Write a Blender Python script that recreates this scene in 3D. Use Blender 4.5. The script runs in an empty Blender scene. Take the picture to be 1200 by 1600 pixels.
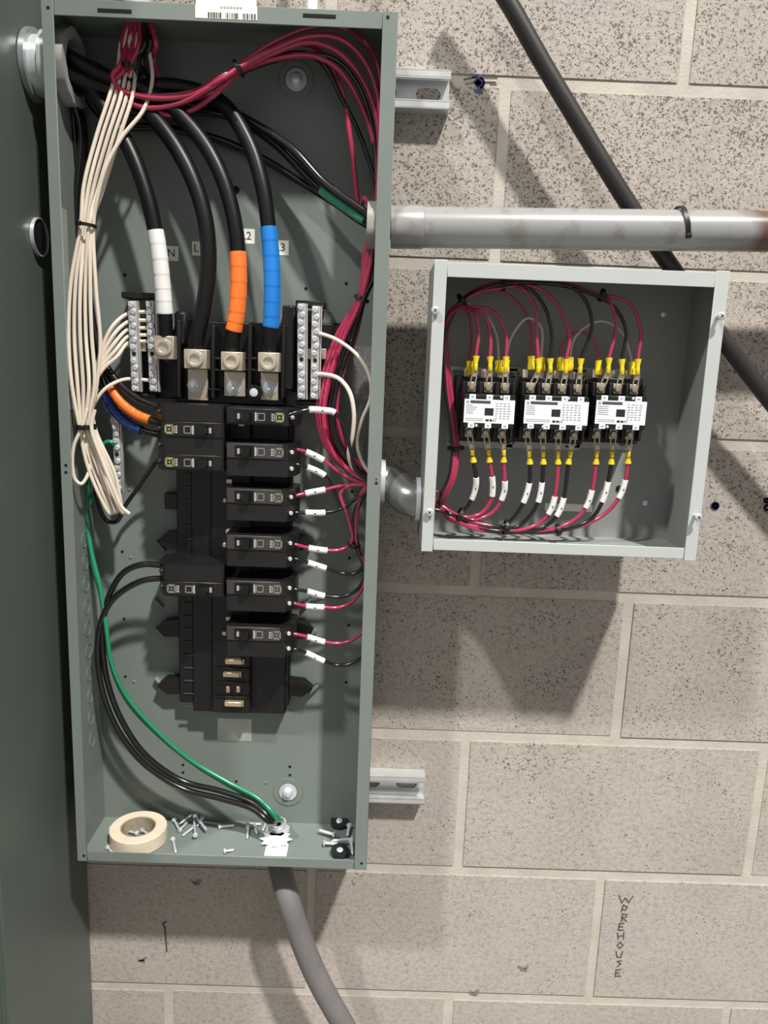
import bpy, bmesh, math, random
from mathutils import Vector, Matrix
random.seed(7)
S = bpy.context.scene
COL = S.collection

# ------------------------------------------------------------------ camera
Z0 = 1.6256                                   # height of one block course above the floor
FPX = 1200.0
CAM = Vector((-0.131489, -0.960466, -0.322435 + Z0))
YAW, PITCH, ROLL = -0.0099981, -0.1912645, -0.0383228
MC = Matrix.Rotation(YAW, 3, 'Z') @ Matrix.Rotation(PITCH, 3, 'X') @ Matrix.Rotation(ROLL, 3, 'Y')
RIGHT, FWD, UP = MC @ Vector((1, 0, 0)), MC @ Vector((0, 1, 0)), MC @ Vector((0, 0, 1))
cd = bpy.data.cameras.new('camera'); cam = bpy.data.objects.new('camera', cd); COL.objects.link(cam)
cam.matrix_world = Matrix(((RIGHT.x, UP.x, -FWD.x, CAM.x), (RIGHT.y, UP.y, -FWD.y, CAM.y),
                           (RIGHT.z, UP.z, -FWD.z, CAM.z), (0, 0, 0, 1)))
cd.sensor_fit = 'VERTICAL'; cd.sensor_height = 36; cd.lens = FPX / 1600 * 36
cd.clip_start = 0.02
S.camera = cam

# ------------------------------------------------------------------ light
W = bpy.data.worlds.new('world'); S.world = W; W.use_nodes = True
W.node_tree.nodes['Background'].inputs[0].default_value = (1.0, 0.98, 0.955, 1)
W.node_tree.nodes['Background'].inputs[1].default_value = 0.36
REF = Vector((0.0, 0.0, 1.05))
def lamp(name, vec, dist, power, size, col):
    l = bpy.data.lights.new(name, 'AREA'); l.shape = 'DISK'; l.size = size; l.energy = power; l.color = col
    o = bpy.data.objects.new(name, l); COL.objects.link(o)
    v = Vector(vec).normalized(); o.location = REF + v * dist
    o.rotation_euler = (-v).to_track_quat('-Z', 'Y').to_euler()
lamp('ceiling_lamp', (0.53, -1, 1.70), 11.0, 1760, 0.50, (1.0, 0.968, 0.92))
lamp('ceiling_lamp', (-1.0, -1, 1.72), 11.0, 690, 0.50, (1.0, 0.975, 0.935))
S.view_settings.view_transform = 'Standard'; S.view_settings.look = 'None'
S.view_settings.exposure = 0.0; S.view_settings.gamma = 1.0; S.view_settings.use_curve_mapping = False

# ------------------------------------------------------------------ pixel <-> place
def ray(px, py): return RIGHT * ((px - 600) / FPX) + FWD - UP * ((py - 800) / FPX)
def P(px, py, d):
    r = ray(px, py); return CAM + r * ((-d - CAM.y) / r.y)
def PZ(px, py, z):
    r = ray(px, py); return CAM + r * ((z - CAM.z) / r.z)
def PX(px, py, x):
    r = ray(px, py); return CAM + r * ((x - CAM.x) / r.x)
def proj(p):
    q = p - CAM; f = q.dot(FWD); return (600 + FPX * q.dot(RIGHT) / f, 800 - FPX * q.dot(UP) / f)

# ------------------------------------------------------------------ materials
def lin(c):
    return tuple(((v / 255) / 12.92 if v / 255 <= .04045 else ((v / 255 + .055) / 1.055) ** 2.4) for v in c) + (1,)
MATS = {}
def mat(name, rgb, rough=.5, metal=0, var=.06, vscale=30, bump=0, bscale=400, coat=0, spec=.5):
    if name in MATS: return MATS[name]
    m = bpy.data.materials.new(name); m.use_nodes = True; nt = m.node_tree; n = nt.nodes
    b = n['Principled BSDF']; b.inputs['Roughness'].default_value = rough; b.inputs['Metallic'].default_value = metal
    b.inputs['Specular IOR Level'].default_value = spec
    if coat: b.inputs['Coat Weight'].default_value = coat; b.inputs['Coat Roughness'].default_value = .15
    g = n.new('ShaderNodeNewGeometry'); t = n.new('ShaderNodeTexNoise'); t.inputs['Scale'].default_value = vscale
    t.inputs['Detail'].default_value = 5
    nt.links.new(g.outputs['Position'], t.inputs['Vector'])
    r = n.new('ShaderNodeValToRGB'); c = lin(rgb)
    r.color_ramp.elements[0].position = .3; r.color_ramp.elements[1].position = .7
    r.color_ramp.elements[0].color = tuple(v * (1 - var) for v in c[:3]) + (1,)
    r.color_ramp.elements[1].color = tuple(min(1, v * (1 + var)) for v in c[:3]) + (1,)
    nt.links.new(t.outputs['Fac'], r.inputs['Fac']); nt.links.new(r.outputs['Color'], b.inputs['Base Color'])
    if bump:
        t2 = n.new('ShaderNodeTexNoise'); t2.inputs['Scale'].default_value = bscale; t2.inputs['Detail'].default_value = 3
        nt.links.new(g.outputs['Position'], t2.inputs['Vector'])
        bp = n.new('ShaderNodeBump'); bp.inputs['Strength'].default_value = bump; bp.inputs['Distance'].default_value = .001
        nt.links.new(t2.outputs['Fac'], bp.inputs['Height']); nt.links.new(bp.outputs['Normal'], b.inputs['Normal'])
    MATS[name] = m; return m

def block_material():
    m = bpy.data.materials.new('concrete_block'); m.use_nodes = True; nt = m.node_tree; n = nt.nodes; L = nt.links.new
    b = n['Principled BSDF']; b.inputs['Roughness'].default_value = .9; b.inputs['Specular IOR Level'].default_value = .15
    g = n.new('ShaderNodeNewGeometry')
    def noise(sc, det=4, ro=.6):
        t = n.new('ShaderNodeTexNoise'); t.inputs['Scale'].default_value = sc; t.inputs['Detail'].default_value = det
        t.inputs['Roughness'].default_value = ro; L(g.outputs['Position'], t.inputs['Vector']); return t
    def ramp(src, stops):
        r = n.new('ShaderNodeValToRGB'); e = r.color_ramp.elements
        while len(e) < len(stops): e.new(.5)
        for k, (p, c) in enumerate(stops): e[k].position = p; e[k].color = c
        L(src, r.inputs['Fac']); return r
    big = noise(5, 4); fine = noise(150, 6, .75); mid = noise(28, 5)
    base = ramp(big.outputs['Fac'], [(.3, lin((170, 162, 153))), (.55, lin((182, 174, 165))), (.75, lin((174, 168, 164)))])
    def mix(a, bcol, fac, mode='MIX', f=None):
        x = n.new('ShaderNodeMix'); x.data_type = 'RGBA'; x.blend_type = mode
        L(a, x.inputs[6])
        if isinstance(bcol, tuple): x.inputs[7].default_value = bcol
        else: L(bcol, x.inputs[7])
        if f is not None: x.inputs[0].default_value = f
        else: L(fac, x.inputs[0])
        return x.outputs[2]
    fr = ramp(fine.outputs['Fac'], [(.34, (.66, .645, .62, 1)), (.5, (1, 1, 1, 1)), (.68, (1.12, 1.115, 1.11, 1))])
    c1 = mix(base.outputs['Color'], fr.outputs['Color'], None, 'MULTIPLY', .75)
    # open pores: small ragged pits, more of them in the upper courses
    cl = noise(16, 3); wob = noise(330, 2, .5)
    sx = n.new('ShaderNodeSeparateXYZ'); L(g.outputs['Position'], sx.inputs[0])
    mr = n.new('ShaderNodeMapRange'); mr.inputs[1].default_value = .35; mr.inputs[2].default_value = 1.45
    mr.inputs[3].default_value = .84; mr.inputs[4].default_value = .62; L(sx.outputs['Z'], mr.inputs[0])
    def math_(op, a_, b_):
        q = n.new('ShaderNodeMath'); q.operation = op
        for k, v in enumerate((a_, b_)):
            if isinstance(v, (int, float)): q.inputs[k].default_value = v
            else: L(v, q.inputs[k])
        return q.outputs[0]
    vm = n.new('ShaderNodeVectorMath'); vm.operation = 'MULTIPLY_ADD'; L(wob.outputs['Color'], vm.inputs[0]); vm.inputs[1].default_value = (.006, .006, .006); L(g.outputs['Position'], vm.inputs[2])
    def pits(sc, k):
        vo = n.new('ShaderNodeTexVoronoi'); vo.inputs['Scale'].default_value = sc; L(vm.outputs[0], vo.inputs['Vector'])
        sp = n.new('ShaderNodeSeparateColor'); L(vo.outputs['Color'], sp.inputs[0])
        thr = math_('SUBTRACT', mr.outputs[0], math_('MULTIPLY', math_('SUBTRACT', cl.outputs['Fac'], .5), .5))
        size = math_('MULTIPLY', math_('SUBTRACT', sp.outputs[0], thr), k)
        return math_('SUBTRACT', size, vo.outputs['Distance'])
    pit = ramp(math_('MAXIMUM', pits(300, 1.7), pits(520, 2.2)), [(.0, (0, 0, 0, 1)), (.16, (1, 1, 1, 1))])
    c2 = mix(c1, lin((114, 106, 97)), pit.outputs['Color'])
    L(c2, b.inputs['Base Color'])
    h = n.new('ShaderNodeMath'); h.operation = 'SUBTRACT'; L(fine.outputs['Fac'], h.inputs[0]); L(pit.outputs['Color'], h.inputs[1])
    bp = n.new('ShaderNodeBump'); bp.inputs['Strength'].default_value = .55; bp.inputs['Distance'].default_value = .0022
    L(h.outputs[0], bp.inputs['Height']); L(bp.outputs['Normal'], b.inputs['Normal'])
    return m
M_BLOCK = block_material()
M_MORTAR = mat('mortar', (190, 183, 172), .92, var=.10, vscale=22, bump=.5, bscale=260, spec=.1)
M_FLOOR = mat('floor_concrete', (120, 116, 110), .8, var=.12, vscale=6, bump=.2)
M_CAB = mat('cabinet_paint', (86, 95, 89), .42, var=.05, vscale=9, bump=.06, bscale=900)
M_PANEL = mat('panel_paint', (117, 126, 121), .40, var=.04, vscale=14, bump=.05, bscale=900)
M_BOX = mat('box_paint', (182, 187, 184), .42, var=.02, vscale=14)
M_BOXIN = mat('box_inner_gray', (140, 143, 141), .45, var=.03, vscale=14)  # walls and back of the small box, darker than its flanges
M_BLACK = mat('black_plastic', (19, 18, 18), .45, var=.12)
M_BREAK = mat('breaker_plastic', (25, 24, 24), .38, var=.10, bump=.1, bscale=1500)
M_HANDLE = mat('handle_plastic', (14, 14, 14), .35)
M_CABLE = mat('cable_black', (15, 15, 16), .40, spec=.35, var=.15, vscale=120)
M_WBLACK = mat('wire_black', (21, 20, 21), .22, var=.1, coat=.4)
M_WRED = mat('wire_red', (170, 50, 82), .22, var=.08, coat=.5)
M_WWHITE = mat('wire_white', (226, 214, 198), .35, var=.05)
M_WGRAY = mat('wire_gray', (186, 182, 178), .35, var=.06)
M_WGREEN = mat('wire_green', (34, 132, 92), .25, var=.1, coat=.4)
M_TGREEN = mat('tape_green', (72, 168, 126), .4, var=.06)
M_TWHITE = mat('tape_white', (234, 234, 232), .4, var=.03)
M_TORANGE = mat('tape_orange', (246, 122, 48), .4, var=.04)
M_TBLUE = mat('tape_blue', (28, 122, 206), .4, var=.05)
M_SLEEVE = mat('sleeve_white', (240, 238, 234), .45, var=.02)
M_YELLOW = mat('terminal_yellow', (228, 206, 40), .35, var=.06)
M_ZINC = mat('zinc_steel', (214, 219, 224), .28, metal=.35, var=.10, vscale=60)
M_GALV = mat('galvanised_steel', (216, 218, 218), .32, metal=.5, var=.10, vscale=40)
M_LUG = mat('tinned_aluminium', (196, 183, 166), .40, metal=.6, var=.05)
M_TIN = mat('tinned_bar', (206, 204, 200), .30, metal=.5, var=.10, vscale=80)
M_BRASS = mat('stab_metal', (214, 194, 160), .35, metal=.7, var=.06)
M_STEELD = mat('shaded_steel', (92, 88, 82), .4, metal=.8, var=.1)  # steel toned dark to paint in the shade of screw recesses
M_PVC = None
M_PIPE = mat('pipe_black', (36, 34, 33), .50, var=.14, vscale=40)
M_FLEX = mat('flex_gray', (112, 109, 109), .55, var=.06, bump=.15, bscale=600)
M_PAPER = mat('paper_white', (232, 230, 222), .6, var=.03)
M_FOIL = mat('silver_label', (178, 184, 174), .35, metal=.25, var=.10, vscale=60)
M_CLEAR = mat('woven_label', (150, 146, 146), .4, var=.3, vscale=260)
M_INK = mat('print_black', (28, 27, 26), .6)
M_INKG = mat('print_gray', (158, 158, 158), .6)
M_INKB = mat('ink_blue', (72, 78, 136), .7, var=.25, vscale=300)
M_PENCIL = mat('ink_black', (92, 86, 80), .8, var=.2, vscale=400)
M_HOLE = mat('hole_dark', (10, 10, 10), .9)
M_TAPE = mat('roll_cream', (226, 212, 188), .5, var=.05, vscale=60)
M_CARD = mat('card_core', (158, 146, 126), .8, var=.16, vscale=120)
M_RUBBER = mat('rubber_dark', (26, 27, 29), .45)
M_RED = mat('print_red', (150, 60, 66), .6)
M_STAR = mat('star_white', (250, 250, 250), .5, var=.0)
M_LUGPLATE = mat('plate_zinc', (170, 168, 158), .35, metal=.7, var=.08)

def pvc_material():
    m = bpy.data.materials.new('pvc_gray'); m.use_nodes = True; nt = m.node_tree; n = nt.nodes; L = nt.links.new
    b = n['Principled BSDF']; b.inputs['Roughness'].default_value = .32
    g = n.new('ShaderNodeNewGeometry')
    t = n.new('ShaderNodeTexNoise'); t.inputs['Scale'].default_value = 34; t.inputs['Detail'].default_value = 5; L(g.outputs['Position'], t.inputs['Vector'])
    t2 = n.new('ShaderNodeTexNoise'); t2.inputs['Scale'].default_value = 16; t2.inputs['Detail'].default_value = 3; L(g.outputs['Position'], t2.inputs['Vector'])
    r = n.new('ShaderNodeValToRGB'); r.color_ramp.elements[0].position = .34; r.color_ramp.elements[0].color = lin((128, 127, 122))
    r.color_ramp.elements[1].position = .46; r.color_ramp.elements[1].color = lin((146, 146, 145)); L(t.outputs['Fac'], r.inputs['Fac'])
    sx = n.new('ShaderNodeSeparateXYZ'); L(g.outputs['Position'], sx.inputs[0])
    mr = n.new('ShaderNodeMapRange'); mr.inputs[1].default_value = .20; mr.inputs[2].default_value = .30
    mr.inputs[3].default_value = -.45; mr.inputs[4].default_value = .55; L(sx.outputs['X'], mr.inputs[0])
    ad = n.new('ShaderNodeMath'); ad.operation = 'ADD'; L(mr.outputs[0], ad.inputs[0]); L(t2.outputs['Fac'], ad.inputs[1])
    r2 = n.new('ShaderNodeValToRGB'); r2.color_ramp.elements[0].position = .55; r2.color_ramp.elements[1].position = .85; L(ad.outputs[0], r2.inputs['Fac'])
    x = n.new('ShaderNodeMix'); x.data_type = 'RGBA'; L(r.outputs['Color'], x.inputs[6]); x.inputs[7].default_value = lin((98, 74, 66)); L(r2.outputs['Color'], x.inputs[0])
    L(x.outputs[2], b.inputs['Base Color'])
    return m
M_PVC = pvc_material()

# ------------------------------------------------------------------ mesh helpers
ORG = {}
def frame_from(direction, up=Vector((0, 0, 1))):
    z = Vector(direction).normalized()
    if abs(z.dot(up)) > .98: up = Vector((0, 1, 0))
    x = up.cross(z).normalized(); y = z.cross(x); return x, y, z
def smooth(pts, k=8):
    pts = [Vector(p) for p in pts]
    if len(pts) < 3: return pts
    a = [pts[0] * 2 - pts[1]] + pts + [pts[-1] * 2 - pts[-2]]; out = []
    for i in range(1, len(a) - 2):
        p0, p1, p2, p3 = a[i - 1:i + 3]
        t0 = 0; t1 = t0 + max((p1 - p0).length, 1e-6) ** .5; t2 = t1 + max((p2 - p1).length, 1e-6) ** .5; t3 = t2 + max((p3 - p2).length, 1e-6) ** .5
        for j in range(k):
            t = t1 + (t2 - t1) * j / k
            A1 = p0 * ((t1 - t) / (t1 - t0)) + p1 * ((t - t0) / (t1 - t0)); A2 = p1 * ((t2 - t) / (t2 - t1)) + p2 * ((t - t1) / (t2 - t1))
            A3 = p2 * ((t3 - t) / (t3 - t2)) + p3 * ((t - t2) / (t3 - t2))
            B1 = A1 * ((t2 - t) / (t2 - t0)) + A2 * ((t - t0) / (t2 - t0)); B2 = A2 * ((t3 - t) / (t3 - t1)) + A3 * ((t - t1) / (t3 - t1))
            out.append(B1 * ((t2 - t) / (t2 - t1)) + B2 * ((t - t1) / (t2 - t1)))
    out.append(pts[-1]); return out

class MB:
    def __init__(s): s.bm = bmesh.new()
    def box(s, x0, x1, y0, y1, z0, z1, bev=0, seg=1, M=None):
        m = Matrix.Translation(((x0 + x1) / 2, (y0 + y1) / 2, (z0 + z1) / 2)) @ Matrix.Diagonal((abs(x1 - x0), abs(y1 - y0), abs(z1 - z0), 1))
        v = bmesh.ops.create_cube(s.bm, size=1, matrix=m)['verts']
        if bev:
            ed = {e for q in v for e in q.link_edges}
            r = bmesh.ops.bevel(s.bm, geom=list(ed), offset=bev, segments=seg, affect='EDGES')
            v = list({q for f in r['faces'] for q in f.verts} | {q for q in v if q.is_valid})
        if M is not None: bmesh.ops.transform(s.bm, matrix=M, verts=v)
        return s
    def obox(s, c, x, y, z, sx, sy, sz, bev=0):          # oriented box, half axes given
        M = Matrix((x, y, z)).transposed().to_4x4(); M.translation = c
        return s.box(-sx / 2, sx / 2, -sy / 2, sy / 2, -sz / 2, sz / 2, bev, 1, M)
    def rings(s, rs, cap0=True, cap1=True, close=False):
        vs = [[s.bm.verts.new(p) for p in r] for r in rs]; n = len(vs[0])
        last = len(vs) if close else len(vs) - 1
        for i in range(last):
            a, b = vs[i], vs[(i + 1) % len(vs)]
            for j in range(n): s.bm.faces.new((a[j], a[(j + 1) % n], b[(j + 1) % n], b[j]))
        if not close:
            if cap0: s.bm.faces.new(list(reversed(vs[0])))
            if cap1: s.bm.faces.new(vs[-1])
        return s
    def lathe(s, c, axis, prof, n=16, closed=False, phase=0, mod=None):
        x, y, z = frame_from(axis); c = Vector(c); rs = []
        for r, h in prof:
            ring = []
            for j in range(n):
                a = 2 * math.pi * j / n + phase; q = r * (mod(j) if mod else 1)
                ring.append(c + z * h + x * (q * math.cos(a)) + y * (q * math.sin(a)))
            rs.append(ring)
        return s.rings(rs, close=closed)
    def cyl(s, a, b, r, n=14, r2=None):
        a = Vector(a); b = Vector(b); return s.lathe(a, b - a, [(r, 0), (r if r2 is None else r2, (b - a).length)], n)
    def ring(s, c, axis, R, r, h, n=24, mod=None):         # washer / pipe piece of length h
        return s.lathe(c, axis, [(r, 0), (R, 0), (R, h), (r, h)], n, closed=True, mod=mod)
    def tube(s, path, r, n=8):
        path = [Vector(p) for p in path]; rs = []; up = None
        for i, p in enumerate(path):
            t = (path[min(i + 1, len(path) - 1)] - path[max(i - 1, 0)]).normalized()
            if up is None: x, y, _ = frame_from(t)
            else:
                y = (up - t * up.dot(t)).normalized(); x = y.cross(t)
            up = y; rr = r(i / (len(path) - 1)) if callable(r) else r
            rs.append([p + x * (rr * math.cos(2 * math.pi * j / n)) + y * (rr * math.sin(2 * math.pi * j / n)) for j in range(n)])
        return s.rings(rs)
    def prism(s, poly, o, u, v, w):                         # polygon (a,b) -> o+a*u+b*v, extruded by w
        o, u, v, w = Vector(o), Vector(u), Vector(v), Vector(w)
        b = [o + u * a + v * c for a, c in poly]; return s.rings([b, [p + w for p in b]])
    def plate_hole(s, x0, x1, z0, z1, y, t, hx, hz, hw, hh, n=20):
        # rectangular plate in XZ with a stadium slot
        def inner(a):
            r = hh / 2; q = hw / 2 - r; return (hx + (q if math.cos(a) >= 0 else -q) + r * math.cos(a), hz + r * math.sin(a))
        def outer(a):
            cx, cz = (x0 + x1) / 2, (z0 + z1) / 2; c, d = math.cos(a), math.sin(a)
            k = min((x1 - x0) / 2 / max(abs(c), 1e-9), (z1 - z0) / 2 / max(abs(d), 1e-9)); return (cx + c * k, cz + d * k)
        al = math.atan2((z1 - z0), (x1 - x0)); angs = sorted([i * 2 * math.pi / n + .01 for i in range(n)] + [al, math.pi - al, math.pi + al, 2 * math.pi - al])
        I = [inner(a) for a in angs]; O = [outer(a) for a in angs]
        mk = lambda L, yy: [Vector((a, yy, b)) for a, b in L]
        vs = [[s.bm.verts.new(p) for p in ring] for ring in (mk(I, y), mk(O, y), mk(O, y + t), mk(I, y + t))]; m = len(angs)
        for i in range(4):
            a, b = vs[i], vs[(i + 1) % 4]
            for j in range(m): s.bm.faces.new((a[j], a[(j + 1) % m], b[(j + 1) % m], b[j]))
        return s
    def mesh(s, name, m, sm=True):
        bmesh.ops.recalc_face_normals(s.bm, faces=s.bm.faces)
        me = bpy.data.meshes.new(name); s.bm.to_mesh(me); s.bm.free(); me.materials.append(m)
        if sm: me.shade_smooth(); me.set_sharp_from_angle(angle=math.radians(38))
        return me
    def build(s, name, m, parent=None, sm=True):
        xs = [v.co for v in s.bm.verts]
        o = Vector(((min(p.x for p in xs) + max(p.x for p in xs)) / 2, (min(p.y for p in xs) + max(p.y for p in xs)) / 2, min(p.z for p in xs)))
        for v in s.bm.verts: v.co -= o
        return link(name, s.mesh(name, m, sm), o, parent)
def link(name, data, world, parent=None, rot=None):
    ob = bpy.data.objects.new(name, data); COL.objects.link(ob); world = Vector(world)
    ORG[ob.name] = world
    ob.location = world - (ORG[parent.name] if parent else Vector())
    if rot: ob.rotation_euler = rot
    ob.parent = parent; return ob
def thing(name, label, cat, loc, group=None): return tag(link(name, None, loc), label, cat, group)
def tag(o, label, cat, group=None):
    o['label'] = label; o['category'] = cat
    if group: o['group'] = group
    return o
def struct(o): o['kind'] = 'structure'; return o
def text_part(txt, size, m, parent, origin, u, v, name='lettering'):
    c = bpy.data.curves.new('t', 'FONT'); c.body = txt; c.size = size; c.align_x = 'CENTER'; c.align_y = 'CENTER'; c.extrude = .00008
    to = bpy.data.objects.new('t', c); COL.objects.link(to); dg = bpy.context.evaluated_depsgraph_get(); dg.update()
    me = bpy.data.meshes.new_from_object(to.evaluated_get(dg)); bpy.data.objects.remove(to); bpy.data.curves.remove(c)
    u = Vector(u).normalized(); v = Vector(v).normalized(); w = u.cross(v)
    M = Matrix((u, v, w)).transposed().to_4x4(); me.transform(M)
    me.materials.clear(); me.materials.append(m); return link(name, me, origin, parent)

X_, Y_, Z_ = Vector((1, 0, 0)), Vector((0, 1, 0)), Vector((0, 0, 1))
OUT = Vector((0, -1, 0))

# ================================================================== setting
BW, BH, J = .4064, .2032, .0105
wall = struct(MB().box(-1.35, 1.15, .0013, .10, 0, 2.25).build('wall_back', M_MORTAR))
full = MB().box(-(BW - J) / 2, (BW - J) / 2, 0, .06, -(BH - J) / 2, (BH - J) / 2, .0020, 2).mesh('concrete_block', M_BLOCK)
for r in range(-3, 8):
    zc = Z0 - (r + .5) * BH; ph = 0 if r % 2 == 0 else .5
    for k in range(-4, 4):
        xc = (k + .5 + ph) * BW
        if xc - BW / 2 < -1.3 or xc + BW / 2 > 1.15: continue
        link('concrete_block', full, (xc + random.uniform(-.001, .001), random.uniform(-.0006, .0006), zc + random.uniform(-.0008, .0008)), wall)
floor = struct(MB().box(-1.35, 1.15, -2.2, .10, -.05, 0).build('floor', M_FLOOR))

# marks on the wall
def stroke(mb, pts, w=.0016, y=-.0012):
    for a, b in zip(pts, pts[1:]):
        a = Vector(a); b = Vector(b); d = (b - a); L = d.length
        if L < 1e-5: continue
        d.normalize(); c = (a + b) / 2; c.y = y
        mb.obox(c, d, Y_, d.cross(Y_), L + w * .7, .0006, w)
def mark(strokes_px, m, w, name='ink_mark'):
    mb = MB()
    for st in strokes_px: stroke(mb, [P(x, y, 0) for x, y in st], w)
    return mb.build(name, m, wall, False)
def circ(cx, cy, r, n=12, a0=0, a1=2 * math.pi): return [(cx + r * math.cos(a0 + (a1 - a0) * i / n), cy + r * math.sin(a0 + (a1 - a0) * i / n)) for i in range(n + 1)]
mark([circ(747, 129, 5), circ(747, 129, 2), circ(748, 130, 8, 10, -1.2, 1.5), [(740, 121), (752, 118)], [(741, 141), (752, 143)]], M_INKB, .0022)
mark([[(725, 125), (738, 122), (776, 123)], [(766, 133), (775, 133)]], M_PENCIL, .002)
mark([circ(1117, 790, 2.5), circ(1117, 790, 5)], M_INKB, .0026)
mark([circ(1197, 782, 3), circ(1198, 793, 4)], M_INKB, .0026)
mark([[(260, 1440), (255, 1442), (258, 1450), (261, 1485)]], M_PENCIL, .0022)
LET = {'W': [[(0, 0), (.2, 1), (.5, .35), (.75, 1), (1.1, .1)]], 'A': [[(.1, 1), (.35, .05), (.8, .3), (.6, .75), (.2, .65)]],
       'R': [[(.2, 1), (.3, 0), (.85, .1), (.75, .45), (.25, .5), (.8, 1)]], 'E': [[(.8, .05), (.25, .1), (.15, .95), (.75, .95)], [(.2, .5), (.65, .5)]],
       'H': [[(.1, .05), (.2, .9)], [(.85, .05), (.8, .95)], [(.2, .5), (.8, .5)]], 'O': [[(.5, .1), (.15, .5), (.45, .95), (.85, .5), (.5, .1)]],
       'U': [[(.1, .1), (.2, .85), (.65, .9), (.85, .1)]], 'S': [[(.8, .1), (.3, .2), (.7, .55), (.3, .9)]]}
wr = []
for i, ch in enumerate('WAREHOUSE'):
    x0 = 967 - 1.0 * i + (3 if ch in 'AR' else 0); y0 = 1398 + 14.4 * i; sw = 15 if ch != 'W' else 22; sh = 11.5
    for st in LET[ch]: wr.append([(x0 + a * sw * .9, y0 + b * sh) for a, b in st])
mark(wr, M_PENCIL, .0013, 'handwriting')
for cx_, cy_ in ((741, 1548), (818, 1511), (222, 1497), (307, 1377)):
    mark([[(cx_ - 7 + random.uniform(-2, 2), cy_ + random.uniform(-3, 3)), (cx_ + random.uniform(-3, 3), cy_ + 2), (cx_ + 6, cy_ - 2)], [(cx_ - 3, cy_ + 3), (cx_ + 4, cy_ + 4)]], mat('smudge', (132, 122, 116), .9, var=.2, vscale=300), .0034, 'smudge')

# ================================================================== left cabinet
CX = -.516; CD = .236
cab = thing('switchgear_cabinet', 'large grey-green steel cabinet whose flat side runs along the left edge', 'cabinet', (CX - .3, -CD / 2, 0))
MB().box(CX - .6, CX, -CD, -.002, .0, 2.2, .003, 2).build('body', M_CAB, cab)
MB().box(CX - .594, CX - .006, -CD - .02, -CD - .0005, .05, 2.17, .003, 2).build('door', M_CAB, cab)

# ================================================================== panel enclosure
PL, PR, PB, PT = -.4832, -.1282, Z0 - .937, Z0 + .0215
DF, DB, T = .112, .0215, .0016
LIP = .0150
enc = thing('panel_enclosure', 'tall open grey-green steel panelboard box without its cover', 'electrical panel', ((PL + PR) / 2, -DB, PB))
MB().box(PL, PR, -DB - T, -DB, PB, PT).build('back_panel', M_PANEL, enc)
MB().box(PL, PL + T, -DF, -DB - T, PB, PT).build('side_panel', M_PANEL, enc)
MB().box(PR - T, PR, -DF, -DB - T, PB, PT).build('side_panel', M_PANEL, enc)
MB().box(PL + T, PR - T, -DF, -DB - T, PT - T, PT).build('top_panel', M_PANEL, enc)
MB().box(PL + T, PR - T, -DF, -DB - T, PB, PB + T).build('bottom_panel', M_PANEL, enc)
MB().box(PL - .0004, PL + .0118, -DF - T, -DF, PB - .0005, PT + .0005, .0005).build('front_flange', M_PANEL, enc)
MB().box(PR - LIP, PR + .0004, -DF - T, -DF, PB - .0005, PT + .0005, .0005).build('front_flange', M_PANEL, enc)
MB().box(PL + .0122, PR - LIP - .0004, -DF - T * .9, -DF, PT - LIP - .0008, PT, .0005).build('front_flange', M_PANEL, enc)
MB().box(PL + .0122, PR - LIP - .0004, -DF - T * .9, -DF, PB, PB + .0128, .0005).build('front_flange', M_PANEL, enc)
FY = DF + T
def disc(parent, p, r, m=M_HOLE, name='hole', h=.0003, axis=OUT, n=14):
    return MB().lathe(Vector(p), axis, [(r, -.0004), (r, h)], n).build(name, m, parent)
for px, py in ((75, 12), (606, 27), (131, 1337), (565, 1349)): disc(enc, P(px, py, FY), .0017)
for px, py in ((588, 749), (588, 755), (103, 727), (103, 738)): disc(enc, P(px, py, FY), .0017 if py != 749 else .0009)
for cx, cy, w in ((179, 17, .034), (499, 25, .033)):
    c = P(cx, cy, FY); MB().box(c.x - w / 2, c.x + w / 2, -FY - .0003, -FY + .0002, c.z - .0018, c.z + .0018, .0002).build('slot', M_HOLE, enc)
DI = DB + T                                                    # face of the back panel
for px, py in ((195, 430), (478, 451), (541, 443), (368, 297), (191, 862), (194, 967), (196, 1057), (286, 1195), (286, 1207),
               (453, 1198), (453, 1211), (369, 1221), (546, 872), (545, 977), (541, 1066), (550, 768)):
    disc(enc, P(px, py, DI), .0019 if (px, py) != (368, 297) else .0045)
for px, py in ((204, 871), (209, 1065), (415, 1223), (291, 1222), (202, 765)):
    MB().lathe(P(px, py, DI), OUT, [(.0024, -.0003), (.002, .0006), (.0008, .0011)], 10).build('rivet', M_PANEL, enc)
for px, py in ((450, 1237), (463, 125)):
    c = P(px, py, DI)
    MB().ring(c + Y_ * .0003, OUT, .0195, .0132, .0016, 28).build('embossed_rim', M_PANEL, enc)
    MB().lathe(c, OUT, [(.0125, -.0003), (.012, .0016), (.0062, .0018), (.006, .006), (.0045, .0075), (.001, .008)], 16).build('mounting_bolt', M_ZINC, enc)
# lanced tabs behind the bus hooks
for px, py, s in ((251, 853, 1), (247, 942, 1), (250, 988, 1), (250, 1066, 1), (480, 940, -1), (490, 1076, -1), (487, 990, -1)):
    c = P(px, py, DI + .004); a = -.85 * s
    x = Vector((math.cos(a), 0, math.sin(a))); MB().obox(c, x, Y_, x.cross(Y_), .017, .008, .0042, .0008).build('lanced_tab', M_PANEL, enc)
# weld-scar dimples down the left side wall
for i in range(10):
    c = PX(141 + i * 1.4, 838 + i * 34, PL + T)
    MB().ring(Vector((PL + T - .0005, -.058, c.z)), X_, .0098, .0088, .0010, 20).build('knockout_ring', M_PANEL, enc)
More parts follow.
